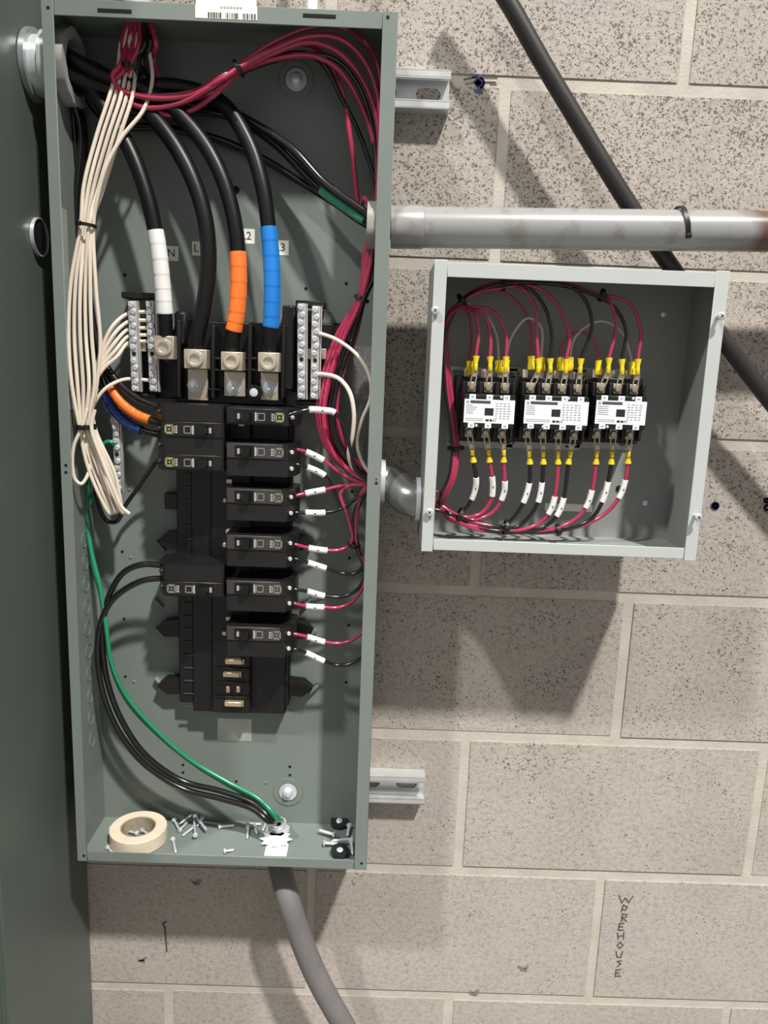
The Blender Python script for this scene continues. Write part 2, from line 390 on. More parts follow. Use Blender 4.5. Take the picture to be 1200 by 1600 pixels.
# stickers
def sticker(px0, py0, px1, py1, d, m, parent, name='label'):
    a, b = P(px0, py0, d), P(px1, py1, d)
    return MB().box(a.x, b.x, -d - .0002, -d, b.z, a.z).build(name, m, parent, False)
bar = sticker(305, 7, 402, 32, FY, M_PAPER, enc, 'barcode_label')
MB().prism([(0, 0), (.0008, .006), (.004, .0085), (.012, .0072), (.02, .0092), (.028, .0070), (.036, .0088), (.044, .0074), (.052, .0090), (.0602, .0084), (.0606, 0)],
           P(305.5, 8, FY + .0001), X_, Z_, Y_ * .0003).build('torn_edge', M_PAPER, bar, False)
mb = MB(); a = P(325, 19, FY); b = P(400, 31, FY); x = a.x
for k in range(30):
    w = random.choice((.0004, .0006, .001, .0014))
    if x + w > b.x: break
    if not (.27 < (x - a.x) / (b.x - a.x) < .33 or .63 < (x - a.x) / (b.x - a.x) < .70): mb.box(x, x + w, -FY - .00045, -FY - .0002, b.z, a.z)
    x += w + random.choice((.0005, .0008, .0012))
mb.build('bars', M_INK, bar, False)
mb = MB()
for k in range(7): c = P(346 + k * 5, 11.5 + k * .2, FY); mb.box(c.x - .001, c.x + .0012, -FY - .0004, -FY - .0002, c.z - .0009, c.z + .0009)
mb.build('print', M_INKG, bar, False)
for txt, (x0, y0, x1, y1), off in (('N', (256, 384, 279, 408), .002), ('L1', (300, 377, 324, 400), -.001), ('L2', (374, 357, 398, 381), .002), ('L3', (427, 375, 451, 399), .001)):
    s_ = sticker(x0, y0, x1, y1, DI, M_PAPER, enc, 'phase_label'); c = P((x0 + x1) / 2, (y0 + y1) / 2, DI + .0003)
    text_part(txt, .0125, M_INK, s_, c + X_ * (0 if txt == 'N' else -.001), X_, Z_)
sticker(340, 1122, 393, 1158, DI, M_FOIL, enc, 'silver_label')
sticker(552, 540, 590, 625, DI, M_CLEAR, enc, 'woven_label')
a, b = PX(102, 327, PL + T + .0003), PX(110, 640, PL + T + .0003)
MB().box(PL + T, PL + T + .0003, -.087, -.074, b.z, a.z).build('side_label', M_FOIL, enc, False)

# ================================================================== struts
def strut(zc, xr, label):
    t = thing('strut_channel', label, 'strut', (-.28, 0, zc - .0206), 'strut channels behind the panel')
    D, H, th = .021, .0413, .0025; x0 = -.505; mb = MB()
    mb.box(x0, xr, -D, -.0004, zc + H / 2 - th, zc + H / 2, .0006); mb.box(x0, xr, -D, -.0004, zc - H / 2, zc - H / 2 + th, .0006)
    for s in (1, -1):
        mb.box(x0, xr, -D, -D + .002, min(zc + s * H / 2, zc + s * (H / 2 - .0085)), max(zc + s * H / 2, zc + s * (H / 2 - .0085)), .0005)
        zz = zc + s * (H / 2 - .0085); mb.box(x0, xr, -D, -D + .007, zz - .0009, zz + .0009)
    mb.build('channel', M_GALV, t)
    w = MB(); x = xr - .002; p = .0508
    w.box(xr - .002, xr, -.0026, -.0004, zc - H / 2 + th, zc + H / 2 - th)
    while x - p > x0:
        w.plate_hole(x - p, x, zc - H / 2 + th, zc + H / 2 - th, -.0026, .0022, x - .022, zc, .0285, .0142); x -= p
    w.box(x0, x, -.0026, -.0004, zc - H / 2 + th, zc + H / 2 - th)
    w.build('slotted_web', M_GALV, t)
strut(Z0 - .0175, -.0655, 'upper galvanised strut channel sticking out from behind the tall panel')
strut(Z0 - .8835, -.0530, 'lower galvanised strut channel sticking out from behind the tall panel')

# ================================================================== conduits
# horizontal PVC
pv = [P(607, 356, .085), P(700, 355.5, .085), P(950, 357, .085), P(1210, 360, .085)]
a = Vector((PR + .001, -.085, Z0 - .1775)); dirp = Vector((.395, 0, .0105)).normalized()
pvc = thing('pvc_conduit', 'thick grey plastic conduit running level from the tall panel to the right', 'conduit', a)
MB().ring(a + dirp * .03, dirp, .0212, .0185, .92, 32).build('pipe', M_PVC, pvc)
MB().lathe(a, dirp, [(.019, 0), (.0224, 0), (.0224, .0335), (.0219, .035), (.0213, .035), (.0213, .0345), (.019, .034)], 32, closed=True).build('adapter', M_PVC, pvc)
MB().ring(a + X_ * -.0255, X_, .0255, .0185, .0225, 32, mod=lambda j: 1.0 if j % 4 else .95).build('locknut', mat('pvc_nut', (150, 148, 142), .4), pvc)
def tie(px, py, d, px2, py2, R, label, m=M_BLACK, head=True, width=.0036, d2=None, group='black cable ties', ang=0, name='cable_tie'):
    c = P(px, py, d); ax = (P(px2, py2, d if d2 is None else d2) - c).normalized()
    t = thing(name, label, 'cable tie', c, group)
    MB().ring(c - ax * width / 2, ax, R + .0011, R, width, 20).build('strap', m, t)
    x, y, z = frame_from(ax); o = (OUT - ax * OUT.dot(ax)).normalized(); o = Matrix.Rotation(ang, 3, ax) @ o
    MB().obox(c + o * (R + .002), o, ax.cross(o), ax, .004, .0052, .0055, .0006).build('head', m, t)
    return t
c0 = P(1063, 356, .085)
tie(1063, 356, .085, 1093, 351, .0216, 'black cable tie strapped round the grey plastic conduit', group=None, ang=.5, width=.005)
# diagonal black pipe
pp = [(735, -85), (792, 0), (849, 100), (909, 200), (970, 300), (1023, 380), (1086, 470), (1146, 552), (1202, 625), (1330, 780)]
pipe = MB().tube(smooth([P(x, y, .050) for x, y in pp], 6), .0096, 20).build('black_pipe', M_PIPE)
tag(pipe, 'black pipe running diagonally down the block wall behind the grey conduit', 'pipe')
# grey flex below the panel
zf = PB + T
cf = PZ(434, 1300, zf)
fl = [Vector((cf.x, cf.y, PB - .001)), Vector((cf.x, cf.y, PB - .03)), P(449, 1400, .075), P(466, 1455, .075), P(492, 1520, .075), P(530, 1590, .075), P(590, 1690, .075), P(650, 1780, .07)]
flex = thing('flexible_conduit', 'grey flexible conduit curving down from the bottom of the tall panel', 'conduit', fl[0])
MB().tube(smooth(fl, 8), .0150, 24).build('sheath', M_FLEX, flex)
MB().ring(Vector((cf.x, cf.y, PB - .006)), Z_, .0172, .0142, .0055, 24).build('gland_nut', M_FLEX, flex)
mb = MB()
for k in range(5): mb.ring(Vector((cf.x, cf.y, zf + .0045 + k * .0022)), Z_, .0102 if k % 2 else .0108, .0082, .0022, 24)
mb.build('threaded_neck', M_ZINC, flex)
MB().ring(Vector((cf.x, cf.y, zf + .0003)), Z_, .0152, .0100, .0045, 16, mod=lambda j: 1.08 if j % 2 else .97).build('locknut', M_ZINC, flex)
# big nipple to the left cabinet
cn = P(100, 106, .064); cz = cn.z
nip = thing('conduit_nipple', 'short galvanised nipple joining the left cabinet to the tall panel near its top', 'conduit', (PL, -.064, cz))
MB().ring(Vector((CX + .0005, -.064, cz)), X_, .0300, .026, PL - CX - .001, 40).build('pipe', M_ZINC, nip)
MB().ring(Vector((CX + .0008, -.064, cz)), X_, .0365, .0302, .006, 36).build('locknut', mat('hub_zinc', (168, 174, 172), .26, metal=.6, var=.12, vscale=50), nip)
MB().ring(Vector((PL - .0135, -.064, cz)), X_, .0365, .0302, .0105, 36, mod=lambda j: 1.0 if j % 6 else .95).build('locknut', M_GALV, nip)
MB().ring(Vector((PL + T + .0004, -.064, cz)), X_, .0385, .0280, .0125, 36, mod=lambda j: 1.0 if j % 4 else .955).build('bushing', mat('bushing_gray', (158, 160, 156), .5), nip)
# lower blanked hub on the cabinet
ch = PX(57, 368, CX + .004)
hub = thing('knockout_seal', 'round knockout plug painted shadow-dark inside a bright rim on the left cabinet side', 'knockout plug', (CX, ch.y + .012, ch.z))
MB().ring(Vector((CX + .0003, ch.y + .012, ch.z)), X_, .0205, .0192, .004, 32).build('rim', M_GALV, hub)
MB().lathe(Vector((CX + .0003, ch.y + .012, ch.z)), X_, [(.0190, 0), (.0190, .002), (.012, .003)], 28).build('disc', M_RUBBER, hub)  # dark disc colour stands in for the black shadow beside the rim
# offset nipple between panel and small box
BXL, BXR, BXB, BXT = -.0815, .2175, Z0 - .519, Z0 - .2195
BF, BB = .150, .061
pa = Vector((PR + .0005, -.070, P(606, 752, .07).z)); pb = Vector((BXL - .0005, -.098, P(655, 780, .098).z))
off = thing('offset_nipple', 'shiny die-cast offset nipple joining the tall panel to the small box', 'conduit', pa)
MB().tube(smooth([pa, pa + X_ * .012, pb - X_ * .012, pb], 6), .0205, 24).build('body', mat('die_cast', (150, 153, 152), .28, metal=.75, var=.15, vscale=30), off)
MB().ring(pa, X_, .0255, .0206, .005, 28).build('collar', M_ZINC, off); MB().ring(pb - X_ * .0055, X_, .0250, .0206, .005, 28).build('collar', M_ZINC, off)
MB().ring(pa - X_ * .0075, X_, .0270, .0205, .0050, 24, mod=lambda j: 1.05 if j % 3 == 0 else .98).build('locknut', M_ZINC, off)
MB().ring(pb + X_ * .0028, X_, .0270, .0205, .0050, 24, mod=lambda j: 1.05 if j % 3 == 0 else .98).build('locknut', M_ZINC, off)
# fittings on top of the panel
for px, r, m, lab, nm in ((215, .0092, M_GALV, 'thin steel conduit entering the top of the tall panel above the white wires', 'steel_conduit'),
                          (124, .0090, M_GALV, 'thin steel conduit entering the top left corner of the tall panel', 'steel_conduit')):
    c = P(px, 0, .068); t = thing(nm, lab, 'conduit', (c.x, -.068, PT + .0005))
    MB().ring(Vector((c.x, -.068, PT + .028)), Z_, r, r - .0012, .45, 20).build('pipe', m, t)
    MB().ring(Vector((c.x, -.068, PT + .0005)), Z_, r + .0042, r - .001, .0275, 20).build('connector', M_ZINC, t)
c = P(488, 0, .068)
wc = MB().tube([Vector((c.x, -.068, PT + .001)), Vector((c.x, -.068, PT + .45))], .0058, 14).build('white_cable', M_SLEEVE)
tag(wc, 'white cable rising from the top right of the tall panel', 'cable')

# ================================================================== bus assembly
bus = thing('bus_assembly', 'black moulded bus assembly with lugs down the middle of the tall panel', 'bus assembly', P(352, 1112, .04))
u = P(283, 1100, .045); w = P(453, 630, .045)
PANX0, PANX1, PANB, PANT = P(277, 900, .045).x, P(454, 900, .045).x, P(350, 1112, .045).z, P(350, 632, .045).z
mb = MB(); mb.box(PANX0, PANX1, -.044, -DI - .0006, PANB + .010, PANT, .0015); mb.box(PANX0 + .018, PANX1 - .004, -.047, -DI - .0006, PANB, PANT - .02, .0015)
mb.box(P(330, 900, .055).x, P(392, 900, .055).x, -.056, -.040, PANB + .003, PANT, .002)
mb.build('base_pan', M_BLACK, bus)
MB().box(P(276, 560, .05).x, P(445, 560, .05).x, -.048, -DI - .0006, P(350, 632, .05).z, P(350, 502, .05).z, .002).build('lug_base', M_BLACK, bus)
# moulded barrier walls between the lugs
for px in (281, 334, 391, 443):
    c = P(px, 565, .06); MB().box(c.x - .0022, c.x + .0022, -.066, -.046, P(px, 622, .06).z, P(px, 508 if px != 281 else 500, .06).z, .001).build('barrier', M_BLACK, bus)
for px, py in ((336, 560), (336, 578), (336, 608), (393, 560), (393, 578)):
    c = P(px, py, .06); MB().box(c.x - .008, c.x + .008, -.064, -.046, c.z - .0012, c.z + .0012, .0004).build('shelf', M_BLACK, bus)
for i in range(19):
    py = 742 + i * 20.2
    if 855 < py < 935: continue
    c = P(302, py, .048); MB().box(c.x - .0125, c.x + .0125, -.0462, -.0435, c.z - .0006, c.z + .0006, .0003).build('rib', mat('rib_edge', (70, 68, 66), .4), bus)
for px, py, s in ((283, 846, 1), (281, 983, 1), (281, 1073, 1), (452, 846, -1), (452, 985, -1), (452, 1076, -1)):
    c = P(px, py, .040); L = .030 if s > 0 else .030
    MB().prism([(0, -.010), (-s * L * .55, -.011), (-s * L * .98, 0), (-s * L * .62, .010), (0, .012)], c, X_, Z_, Vector((0, .014, 0))).build('hook_tab', M_BLACK, bus)
for px, py in ((263, 900 - 150), ):
    c = P(262, 783, .04); MB().box(c.x - .004, c.x + .014, -.040, -.028, c.z - .010, c.z + .010, .001).build('hook_tab', M_BLACK, bus)
# empty stabs
for px, py, w_ in ((365, 1035, .0215), (361, 1055, .0205), (364, 1101, .0215)):
    c = P(px, py, .062); mb = MB(); mb.box(c.x - w_ / 2, c.x + w_ / 2, -.062, -.05, c.z - .0030, c.z + .0030, .0006); mb.box(c.x + w_ / 2 + .0003, c.x + w_ / 2 + .0018, -.060, -.05, c.z - .0034, c.z + .0034)
    mb.build('bus_stab', M_BRASS, bus)
for px in (356, 372):
    c = P(px, 1078, .060); MB().box(c.x - .0025, c.x + .0025, -.060, -.05, c.z - .004, c.z + .004, .0008).build('bus_stab', M_BRASS, bus)
for px, py in ((358, 752), (353, 782), (357, 831), (352, 852), (357, 967), (351, 990), (377, 663), (360, 738), (375, 738)):
    c = P(px, py, .064); MB().box(c.x - .0035, c.x + .0035, -.064, -.05, c.z - .0026, c.z + .0026, .0005).build('bus_stab', M_BRASS, bus)
for py in (1045, 1067, 1089):
    c = P(364, py, .058); MB().box(c.x - .021, c.x + .021, -.0585, -.050, c.z - .0008, c.z + .0008, .0003).build('rib', M_BLACK, bus)
# lugs
def lug(x0, y0, x1, y1, tongue, d):
    a, b = P(x0, y0, d), P(x1, y1, d); dd = .021
    lg = MB().box(a.x, b.x, -d, -d + dd, b.z, a.z, .0008).build('lug', M_LUG, bus)
    c = Vector(((a.x + b.x) / 2, -d, (a.z + b.z) / 2)); R = .0096
    MB().lathe(c + Y_ * .0006, OUT, [(R * .72, 0), (R, .0002), (R, .0028), (R * .9, .004), (R * .62, .0042), (R * .56, .0015), (.0001, .0012)], 24).build('set_screw', mat('screw_tin', (224, 214, 196), .3, metal=.7), lg)
    if tongue:
        x0, y0, x1, y1, nx, ny = tongue; dt = .058; a, b = P(x0, y0, dt), P(x1, y1, dt)
        tg = MB().box(a.x, b.x, -dt, -dt + .006, b.z, a.z, .0005).build('lug_tongue', M_LUG, bus)
        n_ = P(nx, ny, dt)
        MB().lathe(n_ + Y_ * .0004, OUT, [(.0083, 0), (.0083, .0015), (.0062, .0016), (.0058, .006), (.0032, .0062), (.003, .0105), (.0024, .011)], 6 * 2, mod=None).build('hex_nut', M_ZINC, tg)
lug(240, 524, 272, 562, None, .078)
lug(287, 545, 323, 577, (293, 576, 325, 626, 304, 602), .080)
lug(345, 549, 379, 580, (350, 580, 384, 620, 365, 605), .080)
lug(403, 550, 436, 582, (407, 582, 435, 626, 421, 606), .080)
c = P(397, 613, .066); MB().lathe(c, OUT, [(.0088, -.018), (.0088, 0), (.0065, .001), (.0001, .001)], 18).build('stud_boss', M_BLACK, bus)
MB().lathe(c + OUT * .0012, OUT, [(.0048, 0), (.0048, .0016), (.0018, .0022)], 14).build('stud_screw', M_ZINC, bus)
a, b = P(441, 537, .05), P(453, 570, .05); MB().box(a.x, b.x, -.0505, -.047, b.z, a.z, .0004).build('rating_plate', mat('plate_gray', (128, 128, 128), .5), bus)
MB().box(P(272, 500, .06).x, P(292, 500, .06).x, -.062, -.03, P(280, 540, .06).z, P(280, 486, .06).z, .003).build('lug_shroud', M_BLACK, bus)
MB().box(P(441, 500, .05).x, P(462, 500, .05).x, -.052, -.024, P(450, 610, .05).z, P(450, 477, .05).z, .002).build('side_shroud', M_BLACK, bus)
MB().box(P(455, 500, .04).x, P(535, 500, .04).x, -.040, -.024, P(450, 612, .04).z, P(450, 502, .04).z, .002).build('bar_mount', M_BLACK, bus)
MB().box(P(204, 500, .04).x, P(282, 500, .04).x, -.040, -.024, P(230, 622, .04).z, P(230, 510, .04).z, .002).build('bar_mount', M_BLACK, bus)
# terminal bars with their rows of screws
scr_me = MB().lathe((0, 0, 0), OUT, [(.0034, -.0004), (.0034, .0012), (.0026, .0024), (.0012, .0027), (.001, .0018), (.0001, .0018)], 10).mesh('bar_screw', M_ZINC)
def termbar(parent, x0, y0, x1, y1, d, n, gap, wid=.0095, m=M_TIN):
    a, b = P(x0, y0, d), P(x1, y1, d); tx = (b.x - a.x) / (a.z - b.z); mb = MB()
    c = (a + b) / 2; z = (a - b).normalized(); x = Y_.cross(z).normalized()
    L = (a - b).length
    mb.obox(c + Y_ * .0055, x, Y_, z, wid, .011, L, .0006)
    # side rail
    mb.obox(c + Y_ * .003 + x * (wid / 2 + .0014), x, Y_, z, .0012, .006, L)
    bar_ = mb.build('terminal_bar', m, parent)
    for k in range(n):
        f = (k + .5) / n
        if k == gap:
            MB().lathe(a.lerp(b, f) + OUT * .0003, OUT, [(.0024, -.001), (.0024, .0002)], 12).build('screw_hole', M_HOLE, bar_); continue
        link('bar_screw', scr_me, a.lerp(b, f) + OUT * .0003 + x * (.0011 if k % 2 else -.0011), bar_)
    return bar_
termbar(bus, 206, 470, 212, 612, .064, 13, 7); termbar(bus, 234, 470, 240, 612, .064, 13, 7)
termbar(bus, 471, 474, 471, 624, .064, 13, 7); termbar(bus, 494, 478, 491, 624, .064, 13, 7)
for x0, x1, y in ((190, 246, 456), (462, 508, 469)):
    a, b = P(x0, y, .052), P(x1, y + 12, .052); MB().box(a.x, b.x, -.054, -.028, b.z, a.z, .001).build('bar_bracket', M_BLACK, bus)
for x0, x1, y in ((203, 246, 614), (462, 502, 626)):
    a, b = P(x0, y, .052), P(x1, y + 8, .052); MB().box(a.x, b.x, -.056, -.028, b.z, a.z, .001).build('bar_bracket', M_BLACK, bus)
for px, py in ((222, 541), (484, 553), (503, 553)):
    c = P(px, py, .055); MB().box(c.x - .005, c.x + .005, -.056, -.045, c.z - .006, c.z + .006, .0005).build('bar_link', M_LUG, bus)
# green-wire bar on the left
gb = thing('ground_bar', 'silver grounding bar with a column of screws behind the white wire bundle', 'terminal bar', P(186, 766, .045))
termbar(gb, 180, 640, 185, 768, .048, 12, 6, .0085)
mb = MB()
for y in (655, 757): c = P(184, y, .035); mb.box(c.x - .004, c.x + .004, -.037, -DI - .0004, c.z - .004, c.z + .004)
mb.build('standoff', M_ZINC, gb)

# ================================================================== breakers
def breaker(side, ytop, poles, label, handle_pole, xin, xout, wires_at, green=False, d=.100, faded=False):
    # side +1: terminals to the right, -1: to the left
    top = P(xin, ytop, d).z; H = .01875 * poles - .0004; bot = top - H
    xi = P(xin, ytop, d).x; xo = xi + side * .0800; b0 = .0445
    t = thing('circuit_breaker', label, 'circuit breaker', ((xi + xo) / 2, -b0, bot), 'circuit breakers plugged onto the bus')
    S_ = side; Lx = .0800
    prof = [(0, b0 + .012), (.004, b0), (Lx - .006, b0), (Lx, b0 + .006), (Lx, d - .030), (Lx - .002, d - .016), (Lx - .010, d - .0025), (Lx - .014, d - .0012), (.002, d - .0012), (0, d - .003)]
    poly = [(S_ * a, -q) for a, q in prof]
    bm_ = MB()
    for k in range(poles):
        zt = top - k * .01875; bm_.prism(poly, Vector((xi, 0, zt - .0003)), X_, Y_, Vector((0, 0, -.0183)))
    body = bm_.build('body', M_BREAK, t)
    def fx(f): return xi + S_ * Lx * f
    for k in range(poles):
        zc = top - (k + .5) * .01875
        if k == handle_pole:
            # raised face with the toggle
            MB().box(min(fx(.02), fx(.80)), max(fx(.02), fx(.80)), -d - .0002, -d + .0022, zc - .0078, zc + .0088, .0006).build('face', M_BREAK if not faded else mat('breaker_face', (56, 54, 52), .45, bump=.1, bscale=1500), t)
            MB().box(min(fx(.13), fx(.40)), max(fx(.13), fx(.40)), -d - .0003, -d, zc - .0066, zc + .0066).build('toggle_slot', M_HANDLE, t)
            hx = fx(.29); MB().prism([(-.006, 0), (.006, 0), (.0042, -.0072), (-.0038, -.0072)], Vector((hx, -d - .0003, zc - .0048)), X_, Y_, Vector((0, 0, .0096))).build('toggle', M_HANDLE, t)
            MB().box(fx(.185) - .0014, fx(.185) + .0014, -d - .0006, -d - .0003, zc - .003, zc + .003).build('print', mat('print_pale', (164, 160, 154), .5), t)
            MB().box(fx(.425) - .0011, fx(.425) + .0011, -d - .0007, -d - .0001, zc - .0048, zc + .0048).build('indicator', mat('print_pale', (164, 160, 154), .5), t)
            mb = MB(); c = fx(.50); h = .0038
            for q in (-1, 1): mb.box(c - h, c + h, -d - .0005, -d - .0001, zc + q * h - .0005, zc + q * h + .0005); mb.box(c + q * h - .0005, c + q * h + .0005, -d - .0005, -d - .0001, zc - h, zc + h)
            mb.build('window_frame', mat('print_mid', (130, 128, 124), .5), t)
            mb = MB()
            for q in range(2):
                for s2 in range(3): mb.box(fx(.655 + q * .035) - .0010, fx(.655 + q * .035) + .0010, -d - .0005, -d - .0001, zc - .0042 + s2 * .003, zc - .0042 + s2 * .003 + .0022)
            mb.build('rating_print', mat('print_pale', (164, 160, 154), .5), t)
            sq = mat('square_yellow', (138, 142, 98), .5) if green else mat('square_gray', (118, 116, 108), .5)
            c = fx(.755); h = .0040; mb = MB()
            for q in (-1, 1): mb.box(c - h, c + h, -d - .0005, -d - .0001, zc + q * h - .0012, zc + q * h + .0012); mb.box(c + q * h - .0011, c + q * h + .0011, -d - .0005, -d - .0001, zc - h, zc + h)
            mb.box(c - .0011, c + .0011, -d - .0005, -d - .0001, zc - .0011, zc + .0011); mb.build('square_mark', sq, t)
        # terminal
        c = Vector((fx(.925), -d + .0068, zc)); ax = Vector((S_ * .55, -1, 0)).normalized()
        MB().lathe(c, ax, [(.0025, -.004), (.0025, .0004), (.0021, .0012), (.0012, .0016), (.0009, .0008), (.0001, .0008)], 12).build('terminal_screw', M_ZINC if S_ > 0 else M_STEELD, t)  # left-hand screws coloured dark, as if sunk in shade
    return t
XR = 352
breaker(1, 636, 1, 'single black breaker at the top of the right column, just below the lugs', 0, XR, 0, 0, True)
RB = [(691, 'two-pole black breaker, second from the top of the right column'), (762, 'two-pole black breaker, third from the top of the right column'),
      (835, 'two-pole black breaker, fourth from the top of the right column'), (906, 'two-pole black breaker, second from the bottom of the right column'),
      (978, 'two-pole black breaker, lowest in the right column')]
for y, l in RB: breaker(1, y, 2, l, 0, XR, 0, 0, faded=True)
XL = 349
breaker(-1, 634, 3, 'three-pole black breaker at the top of the left column, fed by orange and blue wires', 1, XL, 0, 0, True)
breaker(-1, 712, 1, 'single black breaker directly below the three-pole one on the left', 0, XL, 0, 0, True)
breaker(-1, 886, 2, 'two-pole black breaker alone low in the left column', 1, XL, 0, 0)

# ================================================================== wires
def wire(name, label, m, pts, r, cat='wire', group=None, bands=(), sm=8, n=8, tail=None):
    path = smooth([p if isinstance(p, Vector) else P(*p) for p in pts], sm)
    o = MB().tube(path, r, n).build(name, m); tag(o, label, cat, group)
    pr = [proj(p) for p in path]
    for bname, bm_, p0, p1, grow in bands:
        def near(q): return min(range(len(pr)), key=lambda i: (pr[i][0] - q[0]) ** 2 + (pr[i][1] - q[1]) ** 2)
        i, j = sorted((near(p0), near(p1)))
        if j - i < 2: j = min(i + 2, len(path) - 1); i = j - 2
        k0, k1 = i, j
        seg = path[k0:k1 + 1]
        if 'tape' in bname: seg = smooth(seg, 3)
        wraps = max(3, len(seg) / 14); rr = (lambda f: r + grow + .00035 * ((f * wraps) % 1)) if 'tape' in bname else r + grow
        bo = MB().tube(seg, rr, max(n, 12)).build(bname, bm_, o)
        if 'marker' in bname:
            mid_ = seg[len(seg) // 2]; ax_ = (seg[-1] - seg[0]).normalized(); oo = (OUT - ax_ * OUT.dot(ax_)).normalized()
            MB().obox(mid_ + oo * (r + grow), oo, ax_.cross(oo), ax_, .0003, .0011, .0024).build('print', M_INK, bo)
    return o
# --- four main cables
RC = .0084
START = lambda dz, dd: Vector((PL + .004, -.064 - dd, cz + dz))
wire('main_cable', 'thick black cable with a long band of white tape, leftmost of the four', M_CABLE,
     [START(-.012, -.006), (128, 130, .06), (165, 172, .066), (205, 238, .075), (231, 310, .080), (246, 380, .080), (254, 450, .078), (258, 505, .074), (258, 548, .064)], RC, 'cable', 'four main feeder cables',
     [('white_tape', M_TWHITE, (243, 358), (257, 490), .0006)], n=18, sm=14)
wire('main_cable', 'thick black cable without coloured tape going into the second lug', M_CABLE,
     [START(.008, -.010), (150, 112, .055), (205, 150, .058), (258, 206, .068), (296, 268, .076), (320, 340, .080), (326, 410, .080), (318, 480, .078), (307, 530, .074), (305, 562, .064)], RC * 1.06, 'cable', 'four main feeder cables', n=18, sm=10)
wire('main_cable', 'thick black cable wrapped with bright orange tape', M_CABLE,
     [START(.010, .008), (160, 118, .066), (240, 148, .062), (305, 206, .068), (344, 270, .076), (366, 345, .080), (373, 420, .080), (370, 490, .078), (363, 530, .074), (362, 565, .064)], RC, 'cable', 'four main feeder cables',
     [('orange_tape', M_TORANGE, (371, 392), (367, 516), .0007)], n=18, sm=14)
wire('main_cable', 'thick black cable wrapped with bright blue tape', M_CABLE,
     [START(-.008, .012), (170, 140, .060), (270, 135, .055), (345, 160, .060), (388, 222, .070), (410, 290, .078), (420, 360, .080), (425, 430, .080), (424, 500, .078), (421, 535, .074), (421, 566, .064)], RC, 'cable', 'four main feeder cables',
     [('blue_tape', M_TBLUE, (420, 356), (424, 511), .0007)], n=18, sm=14)
# --- black conductors crossing to the PVC conduit
PVI = Vector((PR + .012, -.085, Z0 - .1775))
wire('feeder_wire', 'black conductor with green tape running to the grey conduit', M_WBLACK,
     [START(.002, -.016), (180, 168, .040), (280, 172, .038), (360, 182, .042), (430, 225, .050), (490, 285, .060), (540, 322, .070), (574, 344, .080), PVI + Vector((0, 0, -.004))], .0048, group='conductors to the grey conduit',
     bands=[('green_tape', M_TGREEN, (505, 297), (570, 341), .0012)], n=12, sm=12)
wire('feeder_wire', 'glossy black conductor running just above the green-taped one', M_WBLACK,
     [START(.016, -.012), (200, 150, .036), (320, 158, .040), (400, 195, .055), (455, 232, .066), (505, 285, .074), (550, 318, .082), (578, 335, .086), PVI + Vector((0, .002, .008))], .0048, group='conductors to the grey conduit', n=12)
wire('feeder_wire', 'black conductor running just below the green-taped one', M_WBLACK,
     [START(-.004, -.020), (170, 190, .034), (260, 200, .034), (340, 218, .034), (410, 248, .036), (470, 285, .046), (520, 315, .058), (572, 350, .076), PVI + Vector((0, .004, -.011))], .0045, group='conductors to the grey conduit', n=12)
# --- white neutrals on the left: down, tied, looped back up into the two bars
NG = 'white neutral wires bundled at the left'
ends = [487, 500, 512, 523, 533]
wl = ['topmost in the terminal bars', 'second from the top in the terminal bars', 'third from the top in the terminal bars', 'fourth from the top in the terminal bars', 'fifth from the top in the terminal bars']
for i in range(5):
    o = i * 1.0
    x = [(206 + o * 4, 18, .066 - .003 * i), (190 + o * 6, 62, .066), (184 + o * 7, 106, .070 - .002 * i), (171 + o * 9, 150, .078 - .003 * (i % 2)), (150 + o * 9, 215, .084 - .004 * (i % 2)), (131 + o * 8, 290, .088 - .003 * i),
         (126 + o * 4.4, 352, .090 - .004 * (i % 3)), (111 + o * 7.5, 440, .090 - .004 * (i % 2)), (107 + o * 9, 520, .090 - .005 * (i % 2)), (112 + o * 9, 600, .092 - .004 * (i % 3)),
         (124 + o * 4, 667, .090 - .004 * (i % 3)), (136 + o * 7, 725, .088 - .004 * (i % 2)), (158 + o * 7, 780, .084 - .003 * i), (172 + o * 4.5, 803 - o * 1.5, .078 - .002 * i), (178 + o * 3, 795, .068), (160 + o * 5, 742, .066), (136 + o * 3, 667, .074 - .002 * i),
         (146 - o * .5, 610, .074), (153 + o * 2, 565 + o * 3, .072), (175 + o * 2, ends[i] + 24, .069), (200, ends[i] + 3, .0585), (222, ends[i] + .5, .0585), (237, ends[i] + 1, .0585)]
    wire('neutral_wire', 'white neutral wire of the left bundle, ' + wl[i], M_WWHITE, x, .0021, group=NG)
wire('neutral_wire', 'white wire of the left bundle ending lowest in the terminal bars', M_WWHITE,
     [(228, 22, .058), (232, 70, .058), (238, 125, .066), (224, 172, .076), (190, 215, .084), (165, 262, .088), (152, 310, .088), (146, 352, .086), (150, 450, .086), (157, 540, .084), (150, 610, .082), (140, 667, .084), (163, 740, .082), (185, 790, .080), (192, 802, .074), (180, 770, .068), (155, 715, .068), (140, 660, .072), (147, 632, .072), (165, 607, .070), (190, 594, .062), (206, 592, .0585), (238, 595, .0585)], .0021, group=NG)
wire('neutral_wire', 'white wire making a small loop to the left below the tie', M_WWHITE,
     [(136, 640, .094), (128, 668, .096), (116, 695, .097), (113, 725, .096), (118, 750, .094), (127, 756, .092), (137, 742, .088), (142, 720, .082)], .0020, group=NG)
wire('neutral_wire', 'white wire with a loose cut end at the bottom of the left bundle', M_WWHITE,
     [(148, 640, .096), (143, 668, .097), (158, 715, .096), (176, 760, .094), (190, 792, .092), (202, 803, .090)], .0022, group=NG)
tie(135, 352, .086, 133, 380, .0098, 'black cable tie round the white wires beside the white-taped cable', group='ties on the white bundle', ang=.4)
